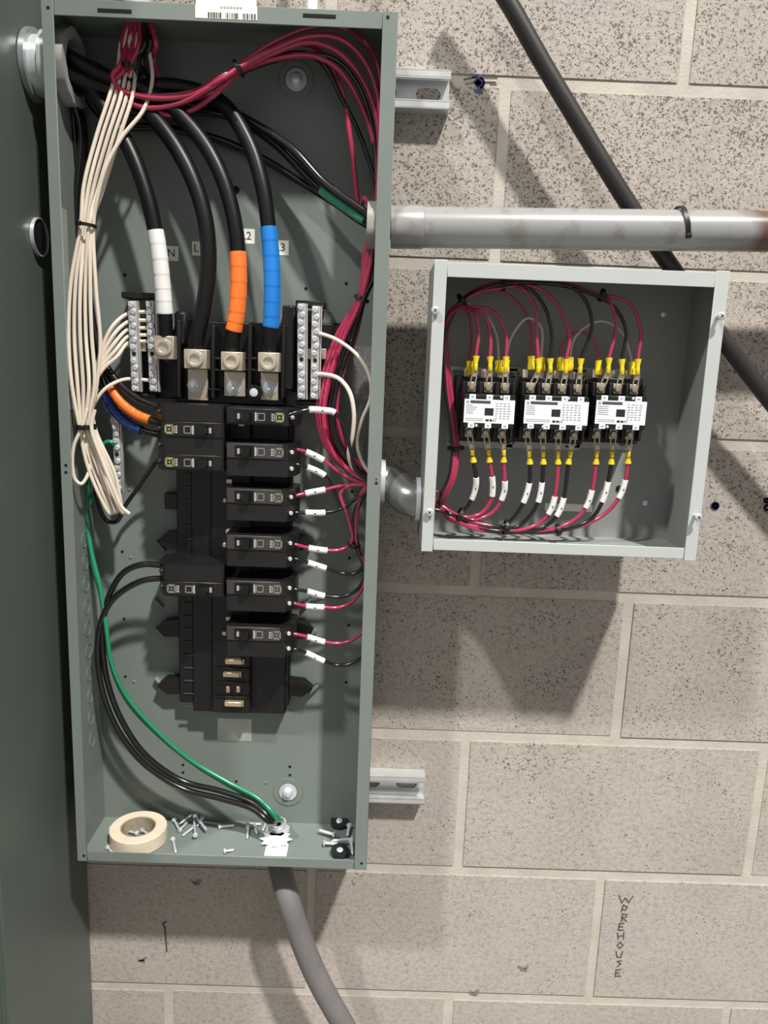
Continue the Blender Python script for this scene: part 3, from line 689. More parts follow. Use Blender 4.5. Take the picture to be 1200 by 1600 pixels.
tie(134, 667, .086, 136, 700, .0105, 'black cable tie round the white wires beside the ground bar', group='ties on the white bundle', width=.0058)
# --- red / black control wires over the top
RG = 'control wires arching through the top of the panel'
TOPW = [('red', (196, 116), [(178, 122), (192, 142), (240, 150), (300, 144), (345, 121), (372, 103), (420, 70), (480, 44), (530, 42), (570, 66), (592, 110)], .070, 'red control wire with the highest arch at the top right'),
        ('red', (188, 110), [(176, 118), (186, 138), (235, 153), (300, 148), (345, 125), (373, 107), (425, 78), (485, 56), (535, 62), (572, 100), (592, 160)], .076, 'red control wire with the second highest arch at the top right'),
        ('red', (192, 120), [(178, 130), (190, 152), (225, 168), (285, 160), (340, 130), (374, 110), (430, 82), (485, 66), (530, 82), (566, 125), (590, 190)], .073, 'red control wire with the third arch at the top right'),
        ('red', (205, 108), [(200, 125), (225, 160), (262, 180), (300, 172), (345, 140), (376, 112), (430, 92), (490, 88), (530, 110), (562, 160), (588, 240)], .066, 'red control wire sagging lowest below the top opening'),
        ('black', (212, 100), [(220, 128), (245, 143), (300, 150), (345, 130), (374, 115), (425, 96), (480, 86), (522, 92), (555, 125), (580, 190)], .064, 'black control wire under the red arches at the top right'),
        ('black', (222, 104), [(240, 130), (262, 148), (310, 146), (350, 128), (376, 108), (430, 88), (476, 84), (505, 100), (532, 150), (562, 210), (588, 290)], .056, 'black control wire dropping from the arches beside the right flange'),
        ('red', (240, 100), [(248, 118), (262, 135), (310, 152), (350, 126), (374, 104), (430, 78), (490, 74), (530, 130), (548, 220), (562, 330)], .050, 'thin red control wire dropping to the grey conduit nut')]
LOW = [(585, 400), (566, 466), (540, 530), (517, 600), (511, 652), (524, 700), (552, 733), (580, 748)]
exitp = lambda k: pa + Vector((.012, -.008 + .004 * (k % 5), .010 - .004 * (k // 2)))
for k, (c, st, mid, d, lab) in enumerate(TOPW):
    pts = [(205 + k * 4, 16, .066), (190 + k * 9, 70, .066), (st[0], st[1] - 8, d)] + [(x, y, d + (.016 if 300 < x < 560 else 0)) for x, y in mid]
    dx = (k - 3) * 2.6
    low = [(x + dx * (.6 if 440 < y < 500 or y > 740 else 1.9), y + (k % 3 - 1) * 3, (.072 if y < 500 else .058) + .006 * (k % 3)) for x, y in LOW]
    if k == 6: pts = pts; low = low
    pts += [(589 if k != 6 else 570, 310, .074 + .004 * (k % 3))] + low + [exitp(k)]
    wire('control_wire', lab, M_WRED if c == 'red' else M_WBLACK, pts, .0028 if c == 'red' else .0026, group=RG)
tie(205, 107, .068, 208, 85, .0115, 'black cable tie round the wires just below the top entry', group='ties on the control wires')
tie(373, 107, .085, 400, 89, .0082, 'black cable tie on the red wires in the middle of the arch', group='ties on the control wires', ang=.3)
tie(565, 467, .077, 555, 490, .0078, 'black cable tie on the red bundle beside the right flange', group='ties on the control wires', ang=.3)
# --- breaker leads
DT = .078
def lead(col, pts, mk, label, d0=.080):
    nn = len(pts)
    q = [(x, y, d0 if i < 2 else d0 - .004 * min(i - 1, 3)) if not isinstance(x, Vector) else x for i, (x, y) in enumerate(pts)]
    q.append(exitp(random.randrange(10)))
    wire('breaker_lead', label, M_WRED if col == 'red' else M_WBLACK, q, .0021, group='leads on the right-hand breakers',
         bands=[('marker_sleeve', M_SLEEVE, mk[0], mk[1], .0016)], n=10, sm=14)
lead('black', d0=.100, pts=[(452, 648), (468, 643), (484, 640), (503, 641), (523, 645), (538, 668), (548, 705), (556, 735), (580, 752)], mk=((483, 640), (523, 645)), label='black lead with a white marker on the top right breaker')
lead('red', [(450, 700), (462, 702), (478, 706), (505, 719), (530, 738), (556, 751), (582, 754)], ((478, 706), (505, 719)), 'red lead with a white marker on the second right breaker')
lead('black', [(450, 726), (464, 726), (480, 730), (507, 743), (519, 760), (529, 785), (536, 795), (552, 782), (580, 764)], ((480, 730), (507, 743)), 'black lead with a white marker on the second right breaker')
lead('red', [(450, 777), (460, 775), (477, 771), (508, 765), (535, 759), (560, 757), (583, 752)], ((477, 772), (508, 765)), 'red lead with a white marker on the third right breaker')
lead('black', [(450, 800), (462, 801), (477, 801), (508, 801), (530, 796), (548, 785), (566, 772), (584, 758)], ((477, 801), (508, 801)), 'black lead with a white marker on the third right breaker')
lead('red', [(450, 849), (462, 851), (482, 856), (511, 860), (532, 859), (547, 851), (551, 840), (543, 805), (532, 772), (545, 760), (580, 757)], ((482, 856), (511, 860)), 'red lead with a white marker on the upper of two on the fourth right breaker')
lead('black', [(450, 871), (464, 874), (481, 879), (509, 888), (535, 896), (552, 897), (566, 886), (564, 868), (555, 850), (553, 810), (566, 772), (584, 760)], ((481, 879), (509, 888)), 'black lead with a white marker on the fourth right breaker')
lead('black', [(450, 919), (462, 921), (480, 924), (507, 931), (535, 932), (556, 923), (568, 905), (566, 880), (556, 852), (552, 815), (562, 780), (584, 762)], ((480, 924), (507, 931)), 'black lead with a white marker on the fifth right breaker')
lead('red', [(448, 942), (460, 943), (478, 947), (506, 949), (530, 949), (553, 938), (569, 910), (570, 885), (558, 852), (556, 810), (562, 776), (584, 750)], ((478, 947), (506, 949)), 'red lead with a white marker on the fifth right breaker')
lead('red', [(450, 990), (462, 991), (480, 995), (507, 1003), (532, 1005), (552, 999), (572, 980), (577, 930), (571, 890), (559, 856), (558, 815), (566, 774), (585, 752)], ((480, 995), (507, 1003)), 'red lead with a white marker on the lowest right breaker')
lead('black', [(450, 1013), (463, 1015), (478, 1020), (506, 1033), (525, 1039), (545, 1038), (570, 1022), (580, 970), (574, 900), (561, 860), (557, 820), (566, 778), (585, 764)], ((478, 1020), (506, 1033)), 'black lead with a white marker on the lowest right breaker')
tie(553, 852, .066, 556, 835, .0068, 'black cable tie on the leads beside the fourth right breaker', group='ties on the control wires')
wire('neutral_wire', 'white wire bowing out to the right flange from the right terminal bar', M_WWHITE,
     [(490, 520, .0585), (503, 522, .066), (530, 533, .080), (560, 557, .086), (578, 590, .088), (579, 622, .086), (566, 655, .084), (558, 690, .080), (566, 722, .074), (584, 744, .070), exitp(3)], .0021, group='white wires on the right')
wire('neutral_wire', 'white wire bending down tightly from the right terminal bar into the red wires', M_WWHITE,
     [(490, 585, .0585), (505, 585, .066), (530, 592, .080), (546, 612, .087), (553, 645, .088), (551, 680, .084), (545, 710, .076), (556, 738, .066), (584, 752, .066), exitp(4)], .0025, group='white wires on the right')
# --- left breaker leads
LG = 'leads on the left-hand breakers'
def lhead(i): return [START(-.016 - .003 * i, .004 - .012 * i), (125 + 3 * i, 200, .050 - .006 * i), (118 + 5 * i, 330, .048 - .005 * i), (126 + 6 * i, 450, .046)]
wire('breaker_lead', 'black lead with an orange tape band on the three-pole breaker', M_WBLACK, lhead(0) + [(150, 540, .050), (166, 590, .054), (186, 625, .060), (212, 647, .066), (236, 657, .070), (262, 664, .072)], .0040, group=LG,
     bands=[('orange_tape', M_TORANGE, (170, 605), (233, 656), .0016)], n=12, sm=12)
wire('breaker_lead', 'black lead with a dark blue tape band on the three-pole breaker', M_WBLACK, lhead(1) + [(146, 560, .044), (160, 606, .046), (178, 640, .050), (200, 662, .056), (226, 674, .064), (262, 682, .070)], .0040, group=LG,
     bands=[('blue_tape', mat('tape_navy', (34, 62, 128), .4), (161, 610), (222, 673), .0016)], n=12, sm=12)
wire('breaker_lead', 'plain black lead curving into the top pole of the three-pole breaker', M_WBLACK, lhead(2) + [(152, 535, .052), (168, 575, .056), (190, 603, .062), (215, 623, .068), (240, 633, .072), (264, 639, .074)], .0040, group=LG, n=12)
wire('breaker_lead', 'thin black lead slanting down left from the single left breaker', M_WBLACK, [(262, 722, .070), (247, 720, .066), (232, 738, .058), (214, 764, .050), (196, 790, .046), (182, 815, .044), (165, 812, .040), (150, 770, .040), (146, 700, .040), (140, 600, .044), (128, 450, .044), (122, 300, .044), START(-.02, -.01)], .0026, group=LG, n=10)
NECK = Vector((cf.x, cf.y, zf + .014)); INSIDE = Vector((cf.x, cf.y, PB - .004))
wire('breaker_lead', 'upper black lead sweeping from the low left breaker down to the bottom fitting', M_WBLACK,
     [(264, 885, .076), (250, 883, .078), (222, 882, .078), (195, 893, .076), (176, 918, .072), (164, 955, .068), (160, 1005, .066), (168, 1065, .064), (190, 1125, .062), (228, 1180, .060), (285, 1220, .058), (345, 1236, .062), (395, 1255, .068), (424, 1280, .076), NECK + Vector((-.003, .002, 0)), INSIDE + Vector((-.003, .002, 0))], .0037, group=LG, n=12)
wire('breaker_lead', 'lower black lead sweeping from the low left breaker down to the bottom fitting', M_WBLACK,
     [(264, 906, .076), (250, 904, .078), (224, 907, .078), (195, 921, .076), (172, 942, .074), (157, 975, .072), (152, 1020, .070), (160, 1080, .068), (184, 1140, .066), (226, 1194, .064), (285, 1232, .064), (345, 1248, .068), (395, 1264, .074), (420, 1284, .080), NECK + Vector((-.001, -.004, 0)), INSIDE + Vector((-.001, -.004, 0))], .0037, group=LG, n=12)
wire('ground_wire', 'long green ground wire sweeping from the left side to the bottom fitting', M_WGREEN,
     [(186, 700, .046), (170, 690, .048), (150, 710, .046), (138, 760, .044), (136, 810, .048), (143, 862, .056), (157, 920, .066), (166, 980, .074), (174, 1035, .074), (196, 1085, .068), (238, 1135, .062), (296, 1186, .060), (356, 1222, .064), (404, 1248, .072), (430, 1274, .080), NECK + Vector((.005, -.002, 0)), INSIDE + Vector((.005, -.002, 0))], .0027, group='green ground wires', n=10)
wire('ground_wire', 'short green wire end twisted behind the white bundle', M_WGREEN, [(186, 730, .046), (168, 735, .042), (148, 770, .038), (136, 800, .036), (134, 840, .036), (142, 880, .040), (156, 925, .050), (165, 985, .062), (175, 1045, .064), (200, 1098, .060), (242, 1144, .055), (300, 1192, .053), (358, 1228, .058), (408, 1256, .066), (432, 1280, .078), NECK + Vector((.006, .003, 0)), INSIDE + Vector((.006, .003, 0))], .0022, group='green ground wires', n=10)

# ================================================================== things on the panel floor
TR = .0355; tc = PZ(216, 1291, zf + .0195)
roll = thing('tape_roll', 'roll of white tape lying on the panel floor with screws inside its core', 'tape roll', (tc.x, tc.y, zf))
tcx = Vector((tc.x, tc.y, zf + .0003))
MB().lathe(tcx, Z_, [(.0222, 0), (TR - .001, 0), (TR, .001), (TR, .0180), (TR - .001, .0190), (.0222, .0190)], 48, closed=True).build('tape_winding', M_TAPE, roll)
MB().ring(tcx, Z_, .0221, .0205, .0186, 40).build('cardboard_core', M_CARD, roll)
MB().prism([(0, 0), (.007, -.001), (.008, .017), (.0005, .0185)], tcx + Vector((-TR - .0005, -.005, .0004)), Y_, Z_, X_ * .0006).build('loose_end', M_TAPE, roll)
def screw(h, t, label, z=0, r=.0016, head=.0034, L=None, big=False):
    a, b = PZ(h[0], h[1], zf + head + z), PZ(t[0], t[1], zf + r + .0003 + z)
    ax = (b - a).normalized(); Ln = (b - a).length if L is None else L
    t_ = thing('bolt' if big else 'screw', label, 'bolt' if big else 'screw', a, 'loose fasteners on the panel floor')
    MB().lathe(a, ax, [(head * .3, -.0018), (head * .8, -.0014), (head, -.0004), (head * (1 if not big else .9), .0006), (r, .0009)], 12 if not big else 6).build('head', M_ZINC, t_)
    prof = [(r, .0008)]; k = int(Ln / .0014)
    for i in range(k): prof += [(r * (1.12 if i % 2 else .88), .001 + (Ln * .86) * (i + 1) / k)]
    prof += [(r * .3, Ln)]
    MB().lathe(a, ax, prof, 9).build('shank', M_ZINC, t_)
pile = 'loose zinc screw in the pile right of the tape roll'
SC = [((307, 1268), (281, 1287), .0045, 'long screw lying slanted on top of the pile beside the tape roll'), ((268, 1274), (290, 1275), 0, 'screw lying level at the upper left of the pile beside the tape roll'),
      ((272, 1281), (280, 1297), .001, 'short screw at the left of the pile, nearest the tape roll'), ((281, 1297), (294, 1283), 0, 'screw under the long slanted one in the pile'),
      ((305, 1305), (303, 1278), .003, 'screw pointing up with its head at the bottom of the pile'), ((305, 1275), (323, 1297), .006, 'screw at the right of the pile slanting down right'),
      ((302, 1293), (285, 1306), 0, 'screw slanting down left at the bottom of the pile'), ((316, 1278), (308, 1291), 0, 'short screw at the far right of the pile'),
      ((270, 1311), (275, 1333), 0, 'single screw lying in front of the pile, near the front lip'), ((343, 1292), (367, 1290), 0, 'single screw lying level midway along the panel floor'),
      ((351, 1330), (365, 1328), 0, 'single short screw near the front lip at mid floor'), ((168, 1324), (176, 1333), 0, 'short screw tucked at the left of the tape roll'),
      ((386, 1287), (409, 1288), .001, 'upper level screw in the small group beside the bottom fitting'), ((388, 1292), (386, 1311), 0, 'screw pointing to the front in the group beside the bottom fitting'),
      ((397, 1290), (402, 1303), 0, 'middle short screw in the group beside the bottom fitting'), ((416, 1285), (410, 1298), 0, 'short screw nearest to the bottom fitting')]
for h, t, z, l in SC: screw(h, t, l, z)
screw((214, 1302), (201, 1299), 'bright screw lying inside the tape roll core', .002); screw((222, 1297), (232, 1304), 'dark screw at the right inside the tape roll core', .002)
for h, t, z, l in [((522, 1304), (497, 1297), .004, 'bolt at the upper left of the corner pile, slanting'), ((507, 1317), (529, 1319), .002, 'bolt with its head to the left at the front of the corner pile'),
                   ((550, 1311), (518, 1314), .006, 'bolt lying level across the corner pile'), ((549, 1316), (551, 1335), .004, 'bolt pointing to the front in the right corner'),
                   ((546, 1290), (543, 1306), .001, 'short bolt at the back of the corner pile')]: screw(h, t, l, z, .0021, .0044, big=True)
def washer(px, py, R, lab, tilt):
    c = PZ(px, py, zf + .006); t = thing('rubber_washer', lab, 'washer', c, 'dark washers in the corner'); ax = Vector((0, -math.sin(tilt), math.cos(tilt)))
    MB().ring(c - ax * .003, ax, R, .0042, .0055, 24).build('rubber_ring', M_RUBBER, t)
    MB().lathe(c, ax, [(.0041, -.002), (.0041, .0026), (.002, .0036)], 12).build('centre_screw', M_ZINC, t)
washer(530, 1284, .0115, 'dark rubber washer with a bright centre at the back of the corner pile', .35)
washer(531, 1330, .0110, 'dark rubber washer with a bright centre at the front of the corner pile', .2)
c = PZ(551, 1315, zf); MB_ = MB(); clip = thing('plastic_clip', 'black plastic clip standing in the right corner of the panel floor', 'clip', (PR - T - .008, c.y, zf))
MB().box(PR - T - .0120, PR - T - .0045, -.095, -.045, zf + .0002, zf + .012, .002).build('body', M_RUBBER, clip)
MB().box(PR - T - .0040, PR - T - .0006, -.088, -.050, zf + .0002, zf + .022, .001).build('flange', M_RUBBER, clip)
# white star piece
sc_ = PZ(431, 1314, zf + .0015); star = thing('star_tag', 'bright white star-shaped tag lying in front of the bottom fitting', 'tag', (sc_.x, sc_.y, zf))
poly = []
for k in range(20):
    a_ = 2 * math.pi * k / 20; R = .0212 if k % 2 == 0 else .0150; poly.append((R * math.cos(a_), R * .95 * math.sin(a_)))
MB().prism(poly, Vector((sc_.x, sc_.y, zf + .004)), X_, Y_, Z_ * .0008).build('star', M_STAR, star)
e = PZ(430, 1337, zf + .001); MB().box(e.x - .0140, e.x + .0140, e.y, e.y + .024, zf + .0003, zf + .0010).build('backing', M_STAR, star)

# ================================================================== small contactor box
bx = thing('junction_box', 'small square light grey open box on the block wall holding three contactors', 'enclosure', ((BXL + BXR) / 2, -BB, BXB))
TB = .0016
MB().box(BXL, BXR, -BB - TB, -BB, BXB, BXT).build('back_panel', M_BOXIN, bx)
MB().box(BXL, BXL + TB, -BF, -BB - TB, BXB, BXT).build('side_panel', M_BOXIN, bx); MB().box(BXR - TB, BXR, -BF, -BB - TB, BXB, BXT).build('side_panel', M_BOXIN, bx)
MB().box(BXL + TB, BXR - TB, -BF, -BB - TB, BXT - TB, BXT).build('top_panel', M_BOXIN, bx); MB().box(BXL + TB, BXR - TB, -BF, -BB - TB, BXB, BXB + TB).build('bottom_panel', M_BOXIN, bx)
MB().box(BXL - .0003, BXL + .0125, -BF - TB, -BF, BXB - .002, BXT + .002, .0005).build('front_flange', M_BOX, bx)
MB().box(BXR - .0135, BXR + .0003, -BF - TB, -BF, BXB - .002, BXT + .002, .0005).build('front_flange', M_BOX, bx)
MB().box(BXL + .0128, BXR - .0138, -BF - TB * .9, -BF, BXT - .0148, BXT, .0005).build('front_flange', M_BOX, bx)
MB().box(BXL + .0128, BXR - .0138, -BF - TB * .9, -BF, BXB, BXB + .0122, .0005).build('front_flange', M_BOX, bx)
BFY = BF + TB; BI = BB + TB
for px, py, L in ((680, 485, .003), (671, 800, .003), (1127, 494, .009), (1091, 808, .009)):
    c = P(px, py, BFY + L); s_ = MB(); s_.cyl(Vector((c.x, -BFY + .0003, c.z)), Vector((c.x, -BFY - L, c.z)), .0021, 10)
    s_.lathe(Vector((c.x, -BFY - L, c.z)), OUT, [(.0042, -.0002), (.0042, .0012), (.0032, .0024), (.001, .0028)], 16); s1 = s_.build('cover_screw', M_ZINC, bx)
    s_ = MB(); q = Vector((c.x, -BFY - L - .0027, c.z)); s_.obox(q, Vector((.8, 0, .6)), Y_, Vector((-.6, 0, .8)), .0042, .0006, .0008); s_.obox(q, Vector((-.6, 0, .8)), Y_, Vector((.8, 0, .6)), .0042, .0006, .0008)
    s_.build('recess_shade', M_STEELD, s1)  # dark cross laid on the head, painting the shade of its recess
for px, py in ((1037, 491), (1008, 786), (967, 763)):
    c = P(px, py, BI); MB().lathe(c, OUT, [(.0036, -.0002), (.0034, .0016), (.001, .0026)], 14).build('mounting_screw', M_ZINC if px != 967 else M_HOLE, bx)
a, b = PX(1096, 572, BXR - TB), PX(1088, 695, BXR - TB)
lab_ = MB().box(BXR - TB - .0003, BXR - TB, -.146, -.128, b.z, a.z).build('side_label', M_PAPER, bx, False)
MB().box(BXR - TB - .0005, BXR - TB - .0003, -.144, -.130, b.z + .003, b.z + .014).build('red_print', M_RED, lab_, False)
mb = MB()
for k in range(9): mb.box(BXR - TB - .0005, BXR - TB - .0003, -.143, -.131, b.z + .022 + k * .005, b.z + .0242 + k * .005)
mb.build('print', M_INKG, lab_, False)
sticker(852, 786, 925, 800, BI, M_PAPER, bx, 'label')
disc(bx, P(774, 846, .130) * 1, .0001)

# contactors
def contactor(cx, cy, poles, label, xs_top, xs_bot):
    d = .134; c = P(cx, cy, d); pitch = .0165; wl = .0545 if poles == 3 else .0690; W2 = wl / 2; zc = c.z; x = c.x
    hl = .0125
    t = thing('contactor', label, 'contactor', (x, -BI, zc - .036), 'three contactors in the small box')
    wp = W2 + .012; y = -BI - .0024
    mb = MB()
    for zz in (zc + .039, zc - .039):
        mb.plate_hole(x - wp, x, zz - .007, zz + .007, y, .002, x - wp + .010, zz, .013, .006); mb.plate_hole(x, x + wp, zz - .007, zz + .007, y, .002, x + wp - .010, zz, .013, .006)
    mb.box(x - wp, x + wp, y, y + .002, zc - .032, zc + .032); mb.build('mounting_plate', M_LUGPLATE, t)
    MB().box(x - W2 - .006, x + W2 + .006, -.098, y - .0003, zc - .036, zc + .036, .0012).build('base', M_BLACK, t)
    MB().box(x - W2 - .001, x + W2 + .001, -.113, -.0978, zc - .031, zc + .031, .001).build('terminal_deck', M_BLACK, t)
    MB().box(x - W2, x + W2, -d + .0006, -.112, zc - hl - .0052, zc + hl + .0052, .0010).build('arc_cover', M_BLACK, t)
    # barriers between the terminals
    for s in (1, -1):
        for k in range(poles + 1):
            xx = x - W2 + wl * k / poles; MB().box(xx - .0014, xx + .0014, -.121, -.1125, zc + s * .0235 - .0075, zc + s * .0235 + .0075, .0005).build('barrier', M_BLACK, t)
    lb = MB(); lb.box(x - W2 + .0003, x + W2 - .0003, -d - .0002, -d + .0007, zc - hl, zc + hl)
    for k in range(poles):
        xx = x - W2 + wl * (k + .5) / poles - (.0005)
        for s in (1, -1): lb.box(xx - .0034, xx + .0034, -d - .0002, -d + .0007, zc + s * (hl + .0025) - .0027, zc + s * (hl + .0025) + .0027)
    lab = lb.build('label', mat('label_white', (232, 234, 238), .45, var=.02), t, False)
    yy = -d - .0004
    MB().box(x - W2 + .0065, x + .0008, yy, yy + .0002, zc + hl - .0042, zc + hl - .0012).build('header_strip', mat('strip_dark', (74, 72, 70), .5), lab, False)
    MB().box(x - .0055 + .0005, x + .0045, yy, yy + .0002, zc - .0042, zc + .0036).build('window', M_INK, lab, False)
    mb = MB(); rr = random.Random(cx)
    mb.box(x - W2 + .0022, x - W2 + .0052, yy, yy + .0002, zc + hl - .0044, zc + hl - .0014)
    for k in range(5):
        L = rr.uniform(.006, .013); mb.box(x - W2 + .0022, x - W2 + .0022 + L, yy, yy + .0002, zc + .0058 - k * .0021, zc + .0066 - k * .0021)
    for k in range(2): mb.box(x - W2 + .0022, x - .006, yy, yy + .0002, zc - .0082 - k * .0018, zc - .0076 - k * .0018)
    for k in range(7):
        zz = zc + .0082 - k * .0026
        for j in range(5 if poles == 4 else 4):
            xx = x + .0065 + j * .0042
            if xx + .003 > x + W2 - .001: break
            mb.box(xx, xx + rr.uniform(.0020, .0034), yy, yy + .0002, zz, zz + .0010)
    for k in range(poles):
        xx = x - W2 + wl * (k + .5) / poles
        for s in (1, -1): mb.box(xx - .0020, xx + .0010, yy, yy + .0002, zc + s * (hl + .0026) - .0008, zc + s * (hl + .0026) + .0008)
    mb.build('print', M_INKG, lab, False)
    mb = MB()
    for k, (o_, w_) in enumerate(((-.0035, .0034), (.0008, .0026), (.0042, .0008), (.0062, .0008))): mb.box(x + o_, x + o_ + w_, yy, yy + .0002, zc - .0104, zc - .0082)
    mb.build('approval_marks', M_INK, lab, False)
    for s, off_ in ((1, .012), (-1, -.013)):
        q = Vector((x + off_, -d + .0004, zc + s * (hl + .0030))); MB().lathe(q, OUT, [(.0016, -.0002), (.0016, .0006), (.0008, .001)], 10).build('cover_screw', M_ZINC, t)
    pos = {1: [], -1: []}
    for k in range(poles):
        for s in (1, -1):
            q = Vector((x - W2 + wl * (k + .5) / poles, -.1130, zc + s * .0245))
            ts = MB().box(q.x - .0046, q.x + .0046, -.1150, -.1126, q.z - .0052, q.z + .0058, .0005).build('terminal', M_LUG, t)
            MB().lathe(q + OUT * .0018, OUT, [(.0040, 0), (.0040, .0016), (.0030, .0030), (.0008, .0033)], 14).build('terminal_screw', mat('screw_warm', (190, 178, 160), .35, metal=.8), ts)
            pos[s].append(q)
    # rear spade tabs
    for k in range(poles):
        q = Vector((x - W2 + wl * (k + .5) / poles - .0045, 0, 0)); MB().box(q.x - .003, q.x + .003, -.104, -.1030, zc + .0355, zc + .044, .0003).build('spade_tab', M_LUG, t)
    return pos
C1 = contactor(764.5, 643, 3, 'left contactor of the three in the small box', None, None)
C2 = contactor(869, 645, 4, 'widest contactor, in the middle of the small box, with four poles', None, None)
C3 = contactor(970, 645, 3, 'right contactor of the three in the small box', None, None)

def yellow(parent, a, b, r0, r1):          # insulated crimp barrel from a (thin end) to b (flared wire end)
    ax = b - a; L = ax.length
    MB().lathe(a, ax, [(r0 * .8, 0), (r0, .0006), (r0, L * .45), (r0 * .86, L * .52), (r1, L * .92), (r1, L), (r1 * .6, L)], 14).build('yellow_terminal', M_YELLOW, parent)
def fork(parent, q, b, s):                  # flat fork under the screw and its stem to the barrel
    mb = MB(); a = q + OUT * .0024; ax = (b - a); L = ax.length; ax = ax.normalized(); w = ax.cross(OUT).normalized()
    for k in (1, -1): mb.obox(a + ax * (L * .5) + w * (.0026 * k), w, ax.cross(w), ax, .0012, .0009, L)
    mb.obox(a + ax * (L * .82), w, ax.cross(w), ax, .0062, .0009, L * .3)
    mb.build('fork', M_LUG, parent)
BG, TG = 'wires below the contactors', 'wires above the contactors'
BOT = [('black', C1, 0, [(738, 702), (740, 722), (744, 748), (743, 762), (737, 780), (726, 797), (712, 806)], ((744, 746), (738, 780))), ('red', C1, 1, [(763, 702), (765, 722), (769, 745), (770, 762), (767, 782), (752, 802), (728, 808)], ((769, 745), (769, 775))),
       ('red', C1, 2, [(787, 702), (787, 722), (789, 752), (788, 768), (780, 788), (765, 804), (738, 812)], ((789, 752), (784, 782))), ('black', C2, 0, [(827, 704), (828, 725), (827, 755), (818, 785), (803, 808), (785, 822), (740, 815)], ((827, 756), (818, 785))),
       ('black', C2, 1, [(849, 704), (849, 725), (847, 754), (841, 784), (828, 806), (805, 824), (745, 820)], ((847, 754), (841, 784))), ('red', C2, 2, [(872, 704), (872, 725), (867, 776), (857, 803), (840, 819), (805, 829), (748, 818)], ((867, 776), (858, 803))),
       ('black', C2, 3, [(892, 704), (888, 725), (881, 778), (870, 806), (852, 822), (810, 832), (745, 826)], ((881, 778), (871, 806))), ('red', C3, 0, [(933, 704), (931, 725), (925, 766), (914, 795), (890, 817), (850, 829), (750, 828)], ((925, 766), (915, 794))),
       ('black', C3, 1, [(957, 704), (955, 725), (950, 753), (941, 784), (922, 812), (870, 830), (752, 826)], ((950, 753), (941, 783))), ('red', C3, 2, [(982, 704), (981, 724), (977, 750), (967, 778), (938, 808), (880, 828), (755, 824)], ((977, 750), (967, 778)))]
inb = lambda k: [(702 + k % 3 * 2, 798 + k * 1.5, .100 + .003 * (k % 4)), (690, 788 + k * 1.4, .098 + .003 * (k % 3)), pb + Vector((-.010, .006 - .003 * (k % 5), .008 - .0018 * k))]
cnm = {id(C1): 'left', id(C2): 'middle', id(C3): 'right'}
ordn = ['first', 'second', 'third', 'fourth']
for k, (c, C, i, pts, mk) in enumerate(BOT):
    q = C[-1][i]; dd = [.113, .112, .110, .107, .104, .102, .101]
    path = [(x, y, dd[j]) for j, (x, y) in enumerate(pts)] + inb(k)
    w_ = wire('control_wire', f'{c} wire with a white marker, {ordn[i]} from the left below the {cnm[id(C)]} contactor', M_WRED if c == 'red' else M_WBLACK, path, .00225, group=BG,
              bands=[('marker_sleeve', M_SLEEVE, mk[0], mk[1], .0011)], n=10, sm=14)
    a, b = P(*pts[0], .113), P(*pts[1], .112); yellow(w_, a, b, .0024, .0037); fork(w_, q, a, -1)
# top wires
HUBS = {1: [(716, 478, .098), (702, 490, .094), (694, 530, .090)], 2: [(790, 446, .100), (735, 460, .098), (700, 500, .092)], 3: [(940, 462, .105), (880, 443, .104), (790, 440, .100), (730, 462, .096), (699, 510, .092)]}
TOP = [('red', C1, 0, (743, 580), (744, 556), [(748, 520), (742, 490)], 1), ('red', C1, 1, (766, 580), (766, 557), [(766, 525), (755, 490)], 1), ('red', C1, 2, (790, 580), (791, 557), [(790, 520), (768, 485)], 1),
       ('red', C2, 0, (841, 583), (841, 560), [(838, 520), (836, 480), (815, 450)], 2), ('black', C2, 1, (860, 583), (860, 560), [(862, 520), (850, 478), (825, 450)], 2), ('red', C2, 2, (884, 584), (885, 561), [(890, 525), (868, 472), (835, 448)], 2), ('black', C2, 3, (906, 584), (908, 560), [(925, 510), (915, 470), (890, 448)], 2),
       ('red', C3, 0, (950, 584), (952, 559), [(963, 510), (955, 475)], 3), ('black', C3, 1, (972, 586), (972, 561), [(978, 515), (960, 480)], 3), ('red', C3, 2, (996, 586), (997, 561), [(1001, 515), (985, 475), (960, 464)], 3)]
DOWN = [(700, 600, .090), (708, 660, .096), (711, 705, .104), (706, 745, .112), (694, 772, .108)]
for k, (c, C, i, f0, f1, mid, hb) in enumerate(TOP):
    q = C[1][i]; path = [P(*f0, .117), P(*f1, .117)] + [P(x, y, .116 - .003 * j) for j, (x, y) in enumerate(mid)]
    dx = (k % 4 - 1.5) * 2.4; dy = (k % 3) * 2.2 - 1
    path += [P(x + dx * .3, y + dy, d + .002 * (k % 3)) for x, y, d in HUBS[hb]] + [P(x + dx * 1.2, y, d + .003 * (k % 3)) for x, y, d in DOWN] + [P(685, 782 + k * 1.5, .102), pb + Vector((-.010, .004 - .003 * (k % 4), .010 - .002 * k))]
    w_ = wire('control_wire', f'{c} wire, {ordn[i]} from the left above the {cnm[id(C)]} contactor', M_WRED if c == 'red' else M_WBLACK, path, .0019, group=TG, n=8)
    yellow(w_, P(*f0, .117), P(*f1, .117), .0024, .0036); fork(w_, q, P(*f0, .117), 1)
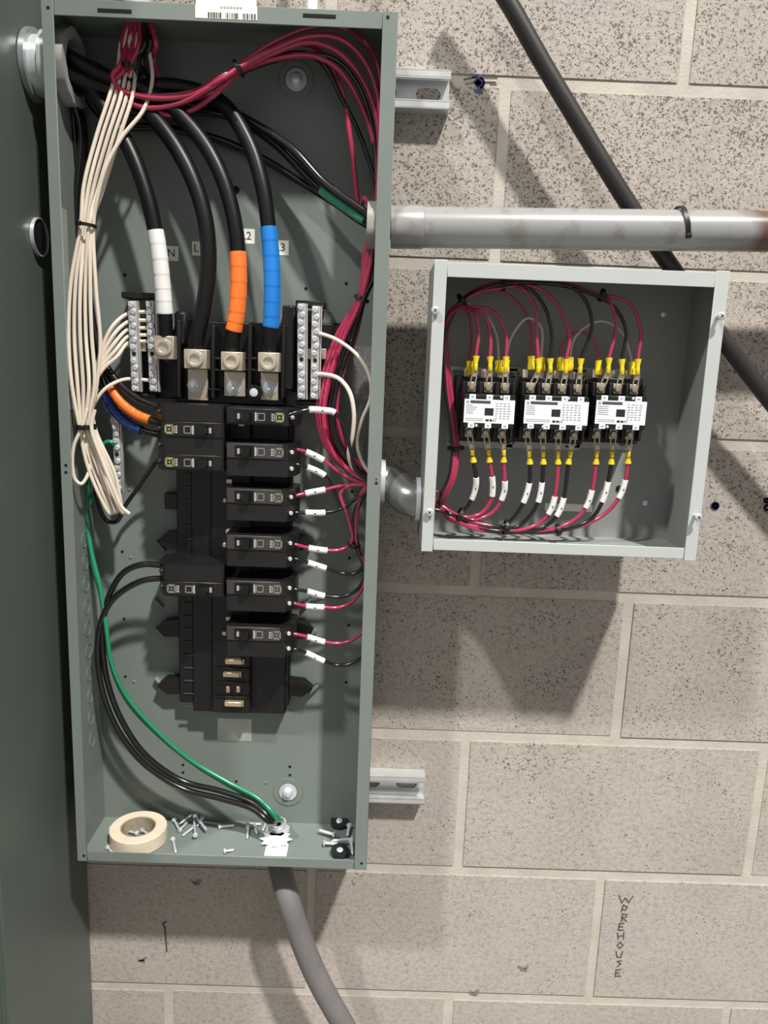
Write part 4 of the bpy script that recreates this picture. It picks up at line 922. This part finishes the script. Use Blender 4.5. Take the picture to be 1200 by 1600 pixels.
# rear coil wires with straight yellow sleeves, and the thin jumpers between contactors
REAR = [('red', (733, 586), (734, 564), [(737, 520), (730, 487), (712, 478), (698, 500)], 'red coil wire behind the left contactor, at its left'),
        ('gray', (779, 583), (779, 563), [(776, 525), (762, 495), (745, 480), (720, 474), (699, 500)], 'grey coil wire behind the left contactor, between its forks'),
        ('red', (830, 578), (830, 556), [(828, 510), (815, 480), (780, 455), (722, 470), (700, 505)], 'red coil wire behind the middle contactor, at its left')]
for k, (c, f0, f1, mid, l) in enumerate(REAR):
    a, b = P(*f0, .104), P(*f1, .104)
    path = [a, b] + [P(x, y, .100 - .002 * j) for j, (x, y) in enumerate(mid)] + [P(699 + 2 * k, 600, .082), P(707 + k, 690, .090), P(697, 765, .100), pb + Vector((-.01, .002 * k, .012))]
    w_ = wire('coil_wire', l, M_WRED if c == 'red' else M_WGRAY, path, .0015, group=TG, n=8); yellow(w_, a, b, .0040, .0042)
for k, (f0, f1, g0, g1, mid, l) in enumerate([((790, 584), (791, 562), (846, 580), (846, 558), [(800, 525), (825, 497), (845, 510)], 'thin grey jumper wire arching from the left to the middle contactor'),
                                              ((891, 580), (891, 558), (987, 586), (987, 565), [(900, 525), (935, 502), (968, 515)], 'thin grey jumper wire arching from the middle to the right contactor'),
                                              ((875, 580), (875, 558), (935, 586), (935, 563), [(880, 535), (905, 518), (928, 532)], 'short grey jumper wire between the middle and right contactors')]):
    path = [P(*f0, .104), P(*f1, .104)] + [P(x, y, .106) for x, y in mid] + [P(*g1, .104), P(*g0, .104)]
    w_ = wire('jumper_wire', l, M_WGRAY if k < 2 else M_WRED, path, .0014, group='thin jumper wires', n=8)
    yellow(w_, P(*f0, .104), P(*f1, .104), .0040, .0042); yellow(w_, P(*g0, .104), P(*g1, .104), .0040, .0042)
BT = 'ties inside the small box'
tie(712, 700, .104, 712, 722, .0085, 'black cable tie on the red wires left of the left contactor', group=BT)
tie(717, 805, .103, 730, 812, .0085, 'black cable tie on the lower red bundle nearest the nipple', group=BT)
tie(790, 824, .104, 806, 827, .0080, 'black cable tie on the lower red bundle under the left contactor', group=BT)
tie(872, 828, .104, 886, 826, .0058, 'black cable tie on the lower red bundle under the middle contactor', group=BT)
tie(722, 470, .096, 733, 462, .0075, 'black cable tie at the upper left corner of the small box', group=BT)
tie(940, 461, .105, 925, 456, .0060, 'black cable tie on the upper wires above the right contactor', group=BT)
tie(786, 443, .100, 800, 443, .0070, 'black cable tie on the upper wires above the left contactor', group=BT)
